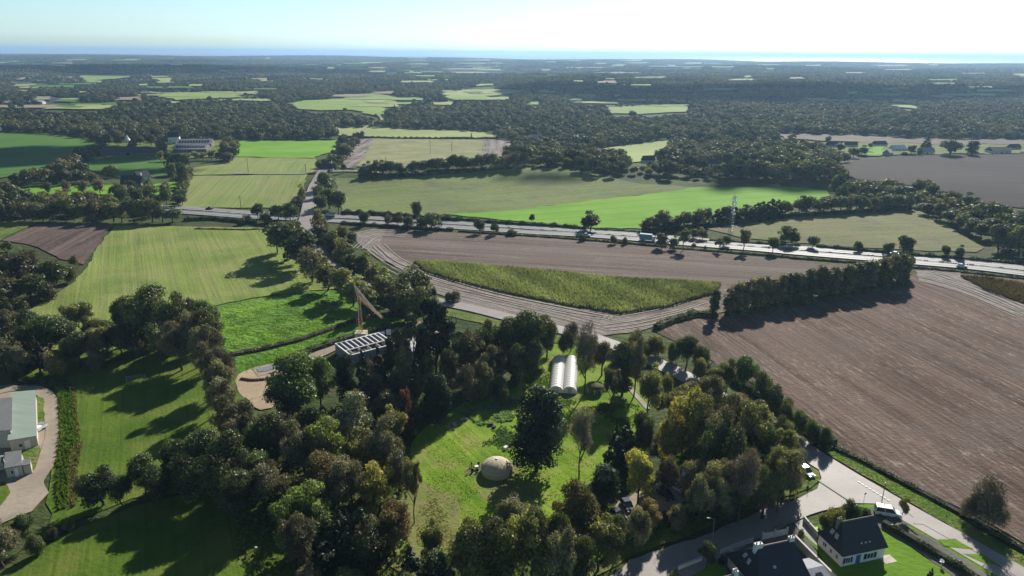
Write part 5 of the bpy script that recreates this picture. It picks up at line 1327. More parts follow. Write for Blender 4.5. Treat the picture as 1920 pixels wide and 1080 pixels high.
# ------------------------------------------------------------------ yurt and its furniture
p = P(931, 886)
yz = empty('yurt', (p.x, p.y, p.z), 0, 'round cream canvas yurt standing on the mown meadow', 'yurt')
Rr = 3.55
MB().lathe([(Rr * .96, 0), (Rr, .9), (Rr * .985, 1.6), (Rr * .90, 2.1), (Rr * .74, 2.65), (Rr * .5, 3.15), (Rr * .25, 3.42), (.25, 3.5), (.01, 3.52)], 32).build('canvas_dome', m_canvas, yz, True)
MB().lathe([(.34, 3.46), (.30, 3.60), (.16, 3.70), (.01, 3.72)], 12).build('crown_cap', m_white_s, yz, True)
MB().lathe([(Rr + .015, 1.52), (Rr + .05, 1.58), (Rr - .01, 1.66)], 32).build('wall_rope', m_hoop, yz, True)
for k in range(12):
    t = k * math.pi / 6 + .2; pr_ = [(Rr * 1.003, 1.6), (Rr * .906, 2.11), (Rr * .746, 2.66), (Rr * .505, 3.165), (Rr * .255, 3.44)]; sm = MB()
    for (r0, z0_), (r1, z1_) in zip(pr_[:-1], pr_[1:]): sm.tube((math.cos(t) * r0, math.sin(t) * r0, z0_), (math.cos(t) * r1, math.sin(t) * r1, z1_), .025, n=4, cap=False)
    sm.build('seam', m_hoop, yz)
an = math.atan2(-.35, .94)
dn = MB().box(math.cos(an) * (Rr + .0), math.sin(an) * (Rr + .0), .95, .22, 1.1, 1.9, an).build('door', m_wood, yz); MB().box(math.cos(an) * (Rr + .14), math.sin(an) * (Rr + .14), 1.0, .06, .14, .06, an).build('handle', m_rim, dn)
MB().lathe([(Rr + .45, -.02), (Rr + .45, .10), (.1, .12)], 28).build('floor_deck', m_cblock, yz)
p = P(893, 880)
tb = empty('garden_table', p, .4, 'dark garden table with a white cloth beside the left side of the yurt', 'table')
MB().box(0, 0, .74, 1.7, .9, .05).build('tabletop', m_dkcloth, tb); MB().box(.1, .1, .79, .8, .7, .04).build('tablecloth', m_white_s, tb)
for x in (-.75, .75):
    for y in (-.36, .36): MB().box(x, y, .36, .07, .07, .72).build('leg', m_wood, tb)
def chair(p, rz, lab):
    c = empty('garden_chair', p, rz, lab, 'chair', 'chairs round the garden table')
    MB().box(0, 0, .45, .5, .5, .05).build('seat', m_dkcloth, c); MB().box(0, .24, .78, .5, .05, .62).build('backrest', m_dkcloth, c)
    for x in (-.21, .21):
        for y in (-.21, .21): MB().box(x, y, .22, .05, .05, .44).build('leg', m_wood, c)
for (dx, dy, rz, lab) in ((-1.3, .2, 1.5, 'dark chair at the left end of the garden table'), (.3, -1.1, 3.3, 'dark chair in front of the garden table'), (-.7, -1.2, 2.8, 'dark chair at the front left of the garden table'), (.5, 1.1, .2, 'dark chair behind the garden table')):
    chair((p.x + dx, p.y + dy, p.z), rz, lab)
q = P(884, 882); po = MB().tube((0, 0, 0), (0, 0, 2.2), .07).box(0, 0, 1.9, .35, .1, .5).build('garden_post', m_dkcloth); po.location = q; tag(po, 'thin dark post left of the garden table', 'post')
def garden_box(x, y, sx, sy, sz, mat, lab, nm='garden_box', cat='box'):
    p = P(x, y); r = empty(nm, p, rng.uniform(0, 3), lab, cat)
    MB().box(0, 0, sz / 2, sx, sy, sz).build('body', mat, r, bevel=.03); MB().box(0, 0, sz + .03, sx * 1.06, sy * 1.06, .06).build('lid', mat, r)
garden_box(948, 843, .9, .7, .8, m_white_s, 'white box in the grass behind the yurt')
garden_box(920, 798, 1.2, .8, .7, m_dkcloth, 'dark crate in the meadow between the yurt and the red tree', 'crate', 'crate')
garden_box(926, 803, .8, .8, .6, m_dkcloth, 'smaller dark crate beside the other crate in the meadow', 'crate', 'crate')
garden_box(870, 788, 1.8, .9, .5, m_galv, 'pale grey trough at the edge of the vegetable patch', 'trough', 'trough')
garden_box(852, 798, 1.6, .8, .5, m_galv, 'second pale grey trough nearer the bushy evergreen', 'trough', 'trough')

# ------------------------------------------------------------------ polytunnels
def tunnel(A, B, width, h, lab):
    d = B - A; ln = d.length; rz = math.atan2(d.y, d.x)
    r = empty('polytunnel', A, rz, lab, 'polytunnel', 'polytunnels in the garden')
    hw_ = width / 2; n = 14; k = 26
    vs, fs = [], []
    for i in range(k + 1):
        x = ln * i / k; sag = .06 if i % 2 else 0
        for j in range(n + 1):
            t = math.pi * j / n
            vs.append((x, math.cos(t) * (hw_ - sag), math.sin(t) ** .85 * (h - sag)))
    for i in range(k):
        for j in range(n):
            a_ = i * (n + 1) + j; fs.append((a_, a_ + 1, a_ + n + 2, a_ + n + 1))
    MB().add(vs, fs).build('cover', m_poly, r, True)
    for i in range(0, k + 1, 2):
        hp = MB(); x = ln * i / k
        for j in range(n):
            t0, t1 = math.pi * j / n, math.pi * (j + 1) / n
            hp.tube((x, math.cos(t0) * (hw_ + .03), math.sin(t0) ** .85 * (h + .03)), (x, math.cos(t1) * (hw_ + .03), math.sin(t1) ** .85 * (h + .03)), .03, n=4, cap=False)
        hp.build('hoop', m_hoop, r)
    for x in (.02, ln - .02):
        e = MB().poly([(x, math.cos(math.pi * j / n) * (hw_ - .01), math.sin(math.pi * j / n) ** .85 * (h - .01)) for j in range(n + 1)]).build('end_panel', m_poly, r)
    dm = MB().box(-.03, 0, .95, .05, 1.1, 1.9).build('door', m_hoop, r)
tunnel(P(1042.5, 738), P(1048.5, 679), 4.1, 2.35, 'left of the two white polytunnels')
tunnel(P(1068, 739), P(1071.5, 679), 4.1, 2.35, 'right of the two white polytunnels, partly shaded by a bare tree')
# mossy shelter
p = P(1116, 738)
sh = empty('garden_shelter', (p.x, p.y + .8, p.z), .05, 'round mossy-roofed shelter on white posts right of the polytunnels', 'shelter')
MB().lathe([(2.5, 2.1), (2.45, 2.25), (1.8, 2.6), (.9, 2.95), (.02, 3.05)], 14).build('roof', m_moss, sh, True)
for k in range(6):
    t = k * math.pi / 3 + .3; MB().tube((math.cos(t) * 2.1, math.sin(t) * 2.1, 0), (math.cos(t) * 2.1, math.sin(t) * 2.1, 2.2), .09).build('post', m_frame, sh)
MB().lathe([(1.9, 0), (1.9, .15), (.01, .16)], 14).build('floor', m_cblock, sh)
garden_box(1137, 722, .9, .7, .8, m_white_s, 'small white box beside the mossy shelter')

# ------------------------------------------------------------------ goal
A, B = P(238, 720), P(273, 714)
g = empty('goal', (A + B) / 2, math.atan2((B - A).y, (B - A).x), 'faint grey goal frame standing on the football field', 'goal')
gl = (B - A).length / 2
for s in (-1, 1):
    MB().tube((s * gl, 0, 0), (s * gl, 0, 2.2), .05).build('post', m_galv, g); MB().tube((s * gl, 0, 2.2), (s * gl, 1.3, 0), .04).build('net_stay', m_frame, g)
MB().tube((-gl, 0, 2.2), (gl, 0, 2.2), .05).build('crossbar', m_galv, g)
net = MB()
for i in range(19):
    x = -gl + 2 * gl * i / 18; net.tube((x, 0, 2.2), (x, 1.3, 0), .012, n=3, cap=False)
for i in range(1, 8):
    net.tube((-gl, 1.3 * i / 8, 2.2 * (1 - i / 8)), (gl, 1.3 * i / 8, 2.2 * (1 - i / 8)), .012, n=3, cap=False)
net.build('net', m_galv, g)

# ------------------------------------------------------------------ crane and unfinished building
def lattice(mb, a, b, w0, w1, n, r=.06, up=Vector((0, 0, 1))):
    a, b = Vector(a), Vector(b); d = (b - a).normalized()
    u = d.cross(up); u = u.normalized() if u.length > .01 else Vector((1, 0, 0)); v = d.cross(u)
    P_ = []
    for i in range(n + 1):
        t = i / n; c = a.lerp(b, t); w = (w0 + (w1 - w0) * t) / 2
        P_.append([c + u * w + v * w, c - u * w + v * w, c - u * w - v * w, c + u * w - v * w])
    for i in range(n):
        for k in range(4):
            mb.tube(P_[i][k], P_[i + 1][k], r, n=4, cap=False)
            mb.tube(P_[i][k], P_[i + 1][(k + 1) % 4], r * .6, n=3, cap=False)
        for k in range(4): mb.tube(P_[i][k], P_[i][(k + 1) % 4], r * .6, n=3, cap=False)
base = P(678, 638)
cr = empty('crane', base, 0, 'orange self-erecting crane with a sloping jib standing on pale ballast blocks', 'crane')
hm = height_for(base, 557)
m1 = MB(); lattice(m1, (0, 0, .8), (0, 0, hm * .55), 1.1, 1.1, 8); m1.build('lower_mast', m_orange, cr)
m1 = MB(); lattice(m1, (0, 0, hm * .55), (0, 0, hm), .9, .9, 8, .055); m1.build('upper_mast', m_ygrey, cr)
def at_height(px, py, z):
    r_ = ray(px, py); t = (base.z + z - CAM_H) / r_.z; q = CAMP + r_ * t; return q - base
tip = at_height(717, 596, hm * .86)
pk = at_height(671, 534, hm * 1.30)
if pk.y < -8 or pk.y > 8 or True: pk = Vector((-(678 - 671) * proj(base)[2] / FPX, 0.0, height_for(base, 534)))
tip = Vector((tip.x, tip.y, hm * .86))
m1 = MB(); lattice(m1, (0, 0, hm), tip, .75, .5, 16, .04); m1.build('jib', m_orange, cr)
m1 = MB(); lattice(m1, (0, 0, hm), pk, .7, .25, 5, .055); m1.build('tower_head', m_ygrey, cr)
m1 = MB(); lattice(m1, pk, Vector((0, 0, hm)).lerp(tip, .55), .35, .35, 12, .05); m1.build('folded_jib', m_ygrey, cr)
m1 = MB().tube(pk, tip, .06, n=4).tube(pk, Vector((0, 0, hm)).lerp(tip, .8), .04, n=4); m1.build('pendant_line', m_galv, cr)
m1 = MB().tube(pk, (-1.4, .6, 1.2), .04, n=4); m1.build('back_stay', m_galv, cr)
for k, (x, y) in enumerate(((-1.0, -.9), (1.0, -.9), (-1.0, .9), (1.0, .9))): MB().box(x, y, 1.5, 1.7, 1.6, 3.0).build('ballast_block', m_ballast, cr, bevel=.05)
MB().box(0, 0, .3, 4.6, 4.4, .35).build('chassis', m_galv, cr)

A, B, Cc = P(658, 685), P(742, 662), P(632, 662)
c, ang, l, w = rect_from(A, B, Cc)
ub = empty('unfinished_building', (c.x, c.y, terr1(c.x, c.y)), ang, 'roofless unfinished building with grey walls and white partition frames beside the crane', 'building site')
h_ = 3.2
ww = MB()
for (x, y, sx, sy) in ((0, -w / 2, l, .3), (0, w / 2, l, .3), (-l / 2 + .15, 0, .3, w - .3), (l / 2 - .15, 0, .3, w - .3)): ww.box(x, y, h_ / 2, sx, sy, h_)
ww.build('wall', plain('grey_wall', (.26, .27, .31), .8), ub)
for i in range(1, 9):
    x = -l / 2 + l * i / 9
    MB().box(x, w * .20, h_ + .05, .28, w * .58, .3).build('beam', m_frame, ub)
MB().box(0, -w * .12, h_ + .03, l - .4, .26, .26).build('beam', m_frame, ub)
for k in (-1, 1): MB().box(0, k * w / 2, h_ + .1, l, .36, .18).build('wall_plate', m_frame, ub)
for k in (-1, 1): MB().box(k * (l / 2 - .15), 0, h_ + .1, .36, w - .36, .18).build('wall_plate', m_frame, ub)
for i in range(5):
    MB().box(-l * .4 + i * l * .2, -w * .3, h_ * .5, .2, w * .38, h_).build('partition', m_cblock, ub)
MB().box(0, 0, .12, l - .6, w - .6, .2).build('floor', plain('dark_floor', (.05, .055, .065), .8), ub)
for (x, y, s) in ((711, 631, 1.0), (718, 630, 1.0), (729, 628, 1.3)):
    p = P(x, y); r = empty('material_pallet', p, .2, {711: 'leftmost white wrapped pallet behind the unfinished building', 718: 'middle white wrapped pallet behind the unfinished building', 729: 'rightmost and largest white wrapped pallet behind the unfinished building'}[x], 'pallet', 'wrapped pallets')
    MB().box(0, 0, .08, 1.3 * s, 1.1 * s, .14).build('pallet', m_wood, r); MB().box(0, 0, .75 * s + .1, 1.2 * s, 1.0 * s, 1.3 * s).build('wrapped_stack', m_white_s, r, bevel=.12)
p = P(775, 668); house('site_shed', (p.x, p.y, p.z), .25, 9, 5.5, 2.6, 3.3, 'low pale metal-roofed shed showing between the pines', 'shed', roof=plain('bright_sheet', (.45, .45, .46), .4, .15), wall=m_cblock, windows=[('f', 1, 1.4, 1, .9, False)], doors=[('f', -2, .9, 2, m_wood)])
p = P(478, 712)
hp = MB()
for i in range(10):
    t = i / 9; hp.lathe([(1.1, -.1), (.8, .5), (.3, .85), (.02, .9)], 7, cx=-3.5 + 7 * t, cy=-.8 * t * (1 - t) * 4 - rng.uniform(0, .3), sx=rng.uniform(.9, 1.2), sy=rng.uniform(.6, .9))
o = hp.build('spoil_heap', plain('red_earth', (.16, .075, .045), .95, .2, 1), None, True); o.location = p; tag(o, 'low curved heap of reddish earth on the sandy ground', 'earth heap')

# ------------------------------------------------------------------ barns at the left
def shed_roof(name, px4, h_lo, h_hi, roofm, wallm, label, group=None, door=True, cat='barn'):
    """px4: roof corners as seen (back-left, back-right, front-right, front-left); roof near flat"""
    def g(x, y, z):
        r_ = ray(x, y); t = (z - CAM_H) / r_.z; q = CAMP + r_ * t; return Vector((q.x, q.y, z))
    hs = (h_hi, h_lo, h_lo, h_hi)
    q = [g(x, y, h) for (x, y), h in zip(px4, hs)]
    c = sum(q, Vector()) / 4
    r = empty(name, (c.x, c.y, 0), 0, label, cat, group)
    loc = [v - Vector((c.x, c.y, 0)) for v in q]
    MB().add(loc + [v - Vector((0, 0, .15)) for v in loc], [(0, 1, 2, 3), (7, 6, 5, 4), (0, 4, 5, 1), (1, 5, 6, 2), (2, 6, 7, 3), (3, 7, 4, 0)]).build('roof', roofm, r)
    cc = sum(loc, Vector()) / 4
    ins = [cc + (v - cc) * .94 for v in loc]
    for i in range(4): ins[i].z = loc[i].z - .2
    gr = [Vector((v.x, v.y, -.3)) for v in ins]
    MB().add(ins + gr, [(0, 1, 5, 4), (1, 2, 6, 5), (2, 3, 7, 6), (3, 0, 4, 7)]).build('wall', wallm, r)
    if door:
        a_, b_ = gr[3], gr[2]; d = (b_ - a_); rz = math.atan2(d.y, d.x); n_ = Vector((d.y, -d.x, 0)).normalized()
        m_ = a_.lerp(b_, .62) + n_ * .05
        MB().box(m_.x, m_.y, 1.2, min(2.4, d.length * .22), .08, 2.3, rz).build('door', m_frame, r)
        m_ = a_.lerp(b_, .36) + n_ * .05
        wn_ = MB().box(m_.x, m_.y, 1.5, min(1.4, d.length * .14), .07, 1.0, rz).build('window', m_frame, r); m_ += n_ * .03
        MB().box(m_.x, m_.y, 1.5, min(1.2, d.length * .12), .06, .8, rz).build('pane', m_glass, wn_)
    return r
shed_roof('barn', [(20, 735), (66, 731), (69, 817), (14, 826)], 3.2, 4.0, m_metalgreen, m_cream, 'long barn with a pale green metal roof beside the gravel track')
shed_roof('barn', [(-80, 752), (23, 745), (22, 806), (-80, 815)], 5.2, 4.6, m_metalgrey, m_cream, 'barn with a dark grey sheet roof at the left edge', None, False)
shed_roof('shed', [(9, 848), (40, 844), (41, 872), (8, 878)], 2.9, 2.9, m_metalgrey, m_cream, 'small grey-roofed shed in front of the barns', cat='shed')
shed_roof('shed', [(41.5, 862), (57, 860), (57, 870), (41.5, 873)], 2.6, 2.6, m_metalgrey, m_cream, 'tiny lean-to at the right end of the small grey shed', None, False, cat='shed')
shed_roof('shed', [(-40, 858), (7, 853), (6, 866), (-40, 874)], 2.2, 2.2, m_metalgreen, m_cream, 'low pale roof cut off by the left edge beside the small grey shed', None, False, cat='shed')
p = P(76, 806); tr = empty('trailer', p, 1.4, 'small white and grey trailer parked against the green-roofed barn', 'trailer')
MB().box(0, 0, .9, 3.0, 1.8, .9).build('body', m_frame, tr, bevel=.05); MB().box(0.8, 0, 1.4, 1.3, 1.84, .12).build('lid', m_galv, tr); MB().tube((1.5, 0, .5), (2.4, 0, .5), .06).build('drawbar', m_galv, tr)
for y in (-1, 1): MB().tube((0, y * .85, .33), (0, y * 1.02, .33), .33, n=12).build('wheel', m_tyre, tr)

# ------------------------------------------------------------------ bridge
bridge_px = [(611, 318), (592, 350), (582, 380), (577, 408), (573, 432), (584, 452)]
BL = pxline(bridge_px)
o = ribbon('bridge_road', BL, 7.0, m_road, .9, 'straight grey road crossing the highway on a bridge')
br = empty('road_bridge', (BL[3][0], BL[3][1], 0), 0, 'road bridge over the dual carriageway with pale parapets', 'bridge')
ox, oy = BL[3]
for sgn in (-1, 1):
    ln = offs(BL[1:5], sgn * 3.75); mb = MB(); pr = MB()
    for a_, b_ in zip(ln[:-1], ln[1:]):
        a_, b_ = Vector(a_), Vector(b_); d = b_ - a_; k = int(d.length / 3)
        z0, z1 = terr1(*a_) + 1.3, terr1(*b_) + 1.3
        for hh in (.45, .95): mb.tube((a_.x - ox, a_.y - oy, z0 + hh), (b_.x - ox, b_.y - oy, z1 + hh), .06, n=4)
        for i in range(k): q = a_.lerp(b_, i / k); zz = z0 + (z1 - z0) * i / k; mb.tube((q.x - ox, q.y - oy, zz - .2), (q.x - ox, q.y - oy, zz + .95), .05, n=4)
        c = (a_ + b_) / 2; pr.box(c.x - ox, c.y - oy, (z0 + z1) / 2 - .25, d.length, .35, .6, math.atan2(d.y, d.x))
    mb.build('railing', m_frame, br); pr.build('parapet', m_cop, br)
for q in (2, 4): 
    v = BL[q]; MB().box(v[0] - ox, v[1] - oy, .3, 8.4, 1.0, 1.2, 0).build('abutment', m_cblock, br)

# ------------------------------------------------------------------ masts, poles, lamps, signs
p = P(1370, 437); H_ = height_for(p, 361)
ms = empty('telecom_mast', p, .4, 'slim lattice telecom mast with white antennas between highway and vivid green field', 'mast')
mb = MB(); lattice(mb, (0, 0, 0), (0, 0, H_ * .93), 2.0, .8, 14, .07); mb.build('lattice_tower', m_galv, ms)
MB().tube((0, 0, H_ * .92), (0, 0, H_), .08).build('lightning_rod', m_galv, ms)
for i, (z, a_) in enumerate(((.86, .3), (.86, 2.4), (.86, 4.5), (.76, 1.2), (.76, 3.3), (.76, 5.4), (.66, .6), (.64, 3.0))):
    MB().box(math.cos(a_) * 1.1, math.sin(a_) * 1.1, H_ * z, .35, .45, 1.9, a_).build('antenna', m_white_s, ms)
for (z, a_, r_) in ((.56, 4.4, .7), (.48, 5.2, .55), (.52, 3.9, .6), (.92, 4.7, .35)):
    c_ = Vector((math.cos(a_) * 1.0, math.sin(a_) * 1.0, H_ * z)); MB().tube(c_, c_ + Vector((math.cos(a_), math.sin(a_), 0)) * .35, r_, r_ * .9, 14).build('dish', m_white_s, ms)
def epole(x, yb, yt, lab, arm=True):
    p = P(x, yb); H_ = height_for(p, yt)
    r = empty('utility_pole', p, rng.uniform(-.4, .4), lab, 'pole', 'wooden utility poles')
    MB().tube((0, 0, 0), (0, 0, H_), .16 + p.y * .00008, .11 + p.y * .00006, 8).build('pole', m_pole, r)
    if arm: MB().box(0, 0, H_ - .5, 1.6, .14, .14).build('crossarm', m_pole, r)
epole(574, 327, 308, 'utility pole beside the lane left of the crossroads')
epole(466, 326, 298, 'utility pole in the pale field with a dark weedy foot')
epole(452, 391, 368, 'utility pole on the far side of the highway left of the bridge')
epole(724, 312, 294, 'utility pole in front of the left half of the beige pasture')
epole(807, 290, 263, 'utility pole in the middle of the beige pasture')
epole(847, 285, 268, 'utility pole in the right half of the beige pasture')
epole(1525, 325, 298, 'utility pole by the dark field at the right', False)
p = P(1333, 1032); H_ = height_for(p, 974)
lp = empty('street_lamp', p, 0, 'grey street lamp beside the side road at the bottom', 'street lamp')
MB().tube((0, 0, 0), (0, 0, H_), .09, .05, 8).build('pole', m_galv, lp); MB().tube((0, 0, H_), (-.9, .1, H_ + .25), .04, n=6).build('arm', m_galv, lp); MB().box(-1.15, .1, H_ + .27, .6, .25, .14, 0).build('lamp_head', m_light, lp, bevel=.03)
p = P(1098, 1090); H_ = height_for(p, 1056)
lp = empty('street_lamp', p, 0, 'street lamp half hidden under the trees at the bottom edge', 'street lamp')
MB().tube((0, 0, 0), (0, 0, H_), .09, .05, 8).build('pole', m_galv, lp); MB().tube((0, 0, H_), (.8, .1, H_ + .2), .04, n=6).build('arm', m_galv, lp); MB().box(1.0, .1, H_ + .22, .6, .25, .14).build('lamp_head', m_light, lp, bevel=.03)
p = P(1653, 941); H_ = height_for(p, 906)
r = empty('utility_pole', p, 0, 'thin grey post on the verge behind the white van', 'pole'); MB().tube((0, 0, 0), (0, 0, H_), .09, .07, 8).build('pole', m_pole, r); MB().tube((0, 0, H_), (0, 0, H_ + .15), .12, .12, 8).build('cap', m_galv, r)
p = P(1619, 942); H_ = height_for(p, 923)
r = empty('road_sign', p, .3, 'small dark road sign on a thin post by the junction', 'road sign'); MB().tube((0, 0, 0), (0, 0, H_), .04, n=6).build('post', m_galv, r); MB().tube((0, -.05, H_ - .3), (0, -.09, H_ - .3), .38, n=3).build('sign_plate', m_dkcloth, r)
p = P(1514, 916); H_ = height_for(p, 896)
r = empty('marker_post', p, 0, 'thin dark post on the grass below the white car at the junction', 'post'); MB().tube((0, 0, 0), (0, 0, H_), .05, n=6).build('post', m_pole, r); MB().box(0, 0, .35, .35, .3, .7).build('post_base', m_dkcloth, r)
p = P(1742, 1062); r = empty('garden_bird_table', P(1764, 1062), .3, 'small white bird table on the lawn of the white house', 'bird table'); MB().tube((0, 0, 0), (0, 0, 1.0), .05, n=6).build('post', m_frame, r); MB().box(0, 0, 1.03, .6, .5, .06).build('tray', m_frame, r); MB().extrude([(-.35, -.3, 1.3), (.35, -.3, 1.3), (0, -.3, 1.55)], (0, .6, 0)).build('roof', m_frame, r)

# ------------------------------------------------------------------ far houses and farm
def far_house(x, y, L_, W_, he, hr, rz, label, **k):
    p = P(x, y); he_ = he
    hw_ = k.pop('wins', True)
    return house('farmhouse', (p.x, p.y, p.z), rz, L_, W_, he, hr, label, 'house', windows=[('f', -L_ * .28, he * .55, 1.1, 1.2, False), ('f', L_ * .28, he * .55, 1.1, 1.2, False)] if hw_ else (), doors=[('f', 0, 1.0, 2.1, m_shut)], **k)
far_house(612, 322, 10, 7, 3, 6.5, .05, 'small white house with dark slate roof at the top of the bridge road', chimneys=[(5 - .6, 0, .8, .9, 5.5, 8.0, m_wwall)])
far_house(250, 352, 13, 8, 4, 8.5, .2, 'stone house with dark roof and white gable in the hamlet behind the tree belt', wall=m_stone, chimneys=[(6, 0, .8, 1.0, 7, 10, m_wwall)])
far_house(268, 341, 9, 7, 4, 8, .9, 'smaller house with a pale gable behind the stone hamlet house', wall=m_wwall)
far_house(328, 270, 11, 9, 8, 13, .3, 'tall white farmhouse among trees behind the long barns')
p = P(240, 268); H_ = height_for(p, 252)
st = empty('spire', p, .5, 'slender white spire among the trees of the large farm', 'spire'); MB().box(0, 0, H_ * .15, 5, 5, H_ * .3).build('base', m_wwall, st); MB().lathe([(3.2, H_ * .3), (1.4, H_ * .6), (.5, H_ * .85), (.05, H_)], 8).build('spire_roof', m_frame, st)
def long_barn(x0, x1, y, dy, he, hr, rf, lab):
    A, B = P(x0, y), P(x1, y + dy); c = (A + B) / 2; d = B - A
    house('farm_barn', (c.x, c.y, c.z), math.atan2(d.y, d.x), d.length, 15, he, hr, lab, 'barn', roof=rf, wall=m_stone, doors=[('f', 0, 3, 3, m_shut)], skylights=[('f', u * d.length * .08, .5, 2.0, 4.0, m_slate2) for u in range(-5, 6)])
m_fibre = plain('fibre_cement', (.40, .37, .37), .6, .12, .2)
long_barn(330, 392, 286, -1, 4, 7.5, m_fibre, 'long pale-roofed barn at the front of the large farm')
long_barn(334, 400, 276.5, -1, 4, 8.5, m_fibre, 'long pale-roofed barn behind the other one at the large farm')
long_barn(200, 300, 290, 1, 4, 8, m_slate2, 'long dark-roofed barn at the left of the large farm')
for (x, y, L_, rz, lab, wl, rf) in [(1560, 277, 12, .1, 'small pale house at the left end of the hamlet on the right', m_wwall, m_slate), (1595, 276, 12, -.1, 'dark-roofed low house left of the tiny bright lawn', m_wwall, m_slate2), (1648, 275, 14, .15, 'white house with dark roof behind the tiny bright lawn', m_wwall, m_slate), (1664, 291, 11, .8, 'pale grey gabled house right of the tiny bright lawn', m_cream, m_fibre), (1682, 283, 14, .1, 'low flat-looking white building in the middle of the hamlet', m_wwall, m_frame), (1735, 288, 14, -.1, 'white bungalow in front of the grey conifer in the hamlet', m_wwall, m_fibre), (1870, 287, 20, .05, 'long white house with a dark hipped roof at the right end of the hamlet', m_wwall, m_slate), (1900, 281, 12, .2, 'small house behind the long white house at the right edge', m_wwall, m_slate2), (1118, 298, 15, .7, 'pale blue-roofed house between the curving field and the wood', m_wwall, m_metalgrey), (1330, 312, 12, .2, 'dark-roofed house deep in the wood right of the domed field', m_wwall, m_slate2), (1215, 306, 10, .3, 'small pale house at the lower end of the curving field', m_wwall, m_slate), (1310, 270, 10, .5, 'small white house at the right edge of the curving field', m_wwall, m_slate2), (1380, 265, 11, .1, 'small white house in the far wood left of the tan field', m_wwall, m_slate), (1005, 262, 14, .1, 'pale building in the wood at the end of the strip field', m_cream, m_fibre), (70, 195, 22, .1, 'long white building in the far wood at the left', m_wwall, m_frame), (105, 190, 18, -.1, 'pale shed in the far wood at the left', m_wwall, m_fibre), (20, 196, 22, .2, 'pale building in the far wood at the left edge', m_wwall, m_fibre), (185, 178, 16, .4, 'small white gable in the far wood on the left', m_wwall, m_frame), (275, 176, 18, .1, 'pale roof behind the trees left of the light green far field', m_wwall, m_fibre), (735, 146, 30, .1, 'tiny white house far away above the middle of the picture', m_wwall, m_frame), (1165, 108, 60, .1, 'tiny white building on the far ridge', m_wwall, m_frame), (1258, 127, 50, .1, 'tiny pale building on the far slope', m_wwall, m_frame), (1536, 157, 24, .2, 'tiny white house in the far wood on the right', m_wwall, m_frame), (845, 296, 1, 0, None, None, None)]:
    if lab is None: continue
    H0 = 3.0 if L_ < 25 else 9.0
    far_house(x, y, L_, L_ * .6, H0, H0 * 2.1, rz, lab, wall=wl, roof=rf)
T(1781, 255, 291, 48, 'oak', 'hamlet', 'broad very dark tree standing right of the middle of the hamlet'); T(1822, 264, 291, 24, 'cypress', 'hamlet'); T(1736, 257, 282, 24, 'conif', 'hamlet', 'grey pyramid-shaped conifer above the white bungalow')
T(1575, 265, 285, 22, 'oak', 'hamlet'); T(1615, 272, 292, 26, 'oak', 'hamlet'); T(1600, 276, 296, 28, 'oak', 'hamlet'); T(1708, 272, 290, 22, 'olive', 'hamlet'); T(1724, 278, 292, 14, 'oak', 'hamlet'); T(1632, 268, 277, 12, 'oak', 'hamlet'); T(1695, 284, 292, 16, 'bush', 'hamlet')
T(665, 249, 261, 9, 'oak', 'farline'); T(672, 247, 263, 14, 'oak', 'farline'); T(680, 245, 262, 14, 'oak', 'farline'); T(740, 196, 215, 8, 'conif', 'farline')
T(627, 280, 300, 14, 'oak', 'farline'); T(622, 288, 305, 18, 'brown', 'farline'); T(600, 302, 322, 18, 'oak', 'farline'); T(628, 300, 320, 20, 'oak', 'farline'); T(645, 306, 324, 14, 'oak', 'farline'); T(884, 249, 261, 5, 'conif', 'farline')
# ------------------------------------------------------------------ the endless woods
def wood_points(d0, d1, spacing, side=1.62, margin=3.0):
    ys = np.arange(max(150, d0 * .6), d1, spacing * .87)
    out = []
    for i, y in enumerate(ys):
        hwid = y * side * .5 + 160
        xs = np.arange(-hwid, hwid, spacing) + (i % 2) * spacing / 2
        out.append(np.stack([xs, np.full(len(xs), y)], 1))
    A = np.concatenate(out)
    A += nr.uniform(-.38, .38, A.shape) * spacing
    d = np.hypot(A[:, 0], A[:, 1])
    A = A[(d > d0) & (d < d1)]
    ok = np.ones(len(A), bool)
    for poly in CLEAR:
        Q = np.array(poly); lo, hi = Q.min(0), Q.max(0)
        c = np.where((A[:, 0] > lo[0]) & (A[:, 0] < hi[0]) & (A[:, 1] > lo[1]) & (A[:, 1] < hi[1]))[0]
        if len(c): ok[c[inpoly(A[c, 0], A[c, 1], poly)]] = False
        if math.hypot(*lo) > 480 or lo[1] > 480:      # open ground in front of a field, as hedged meadows have
            gate = nr.random(len(A)) < .985
            for kk in (1.035, 1.07, 1.10):
                c = np.where((A[:, 0] * kk > lo[0]) & (A[:, 0] * kk < hi[0]) & (A[:, 1] * kk > lo[1]) & (A[:, 1] * kk < hi[1]))[0]
                c = c[gate[c]]
                if len(c): ok[c[inpoly(A[c, 0] * kk, A[c, 1] * kk, poly)]] = False
    A = A[ok]
    return A[~near_road(A[:, 0], A[:, 1], margin)]

KNOWN = np.array([(k[0], k[1]) for k in KEEP])
A = wood_points(372, 2300, 9.2)
# nothing new where the measured near trees and open near ground are
near = np.hypot(A[:, 0], A[:, 1]) < 560
mind = np.full(len(A), 1e9)
for i in np.where(near)[0]:
    mind[i] = np.min(np.hypot(KNOWN[:, 0] - A[i, 0], KNOWN[:, 1] - A[i, 1]))
px_, py_ = [], []
keepm = mind > 6.5
A = A[keepm]
pp = [proj((a[0], a[1], 0)) for a in A]
py_ = np.array([q[1] for q in pp]); px_ = np.array([q[0] for q in pp])
A = A[(py_ < 345) | ((px_ < 330) & (py_ < 408)) | inpoly(A[:, 0], A[:, 1], RW)]; py_ = None
d = np.hypot(A[:, 0], A[:, 1])
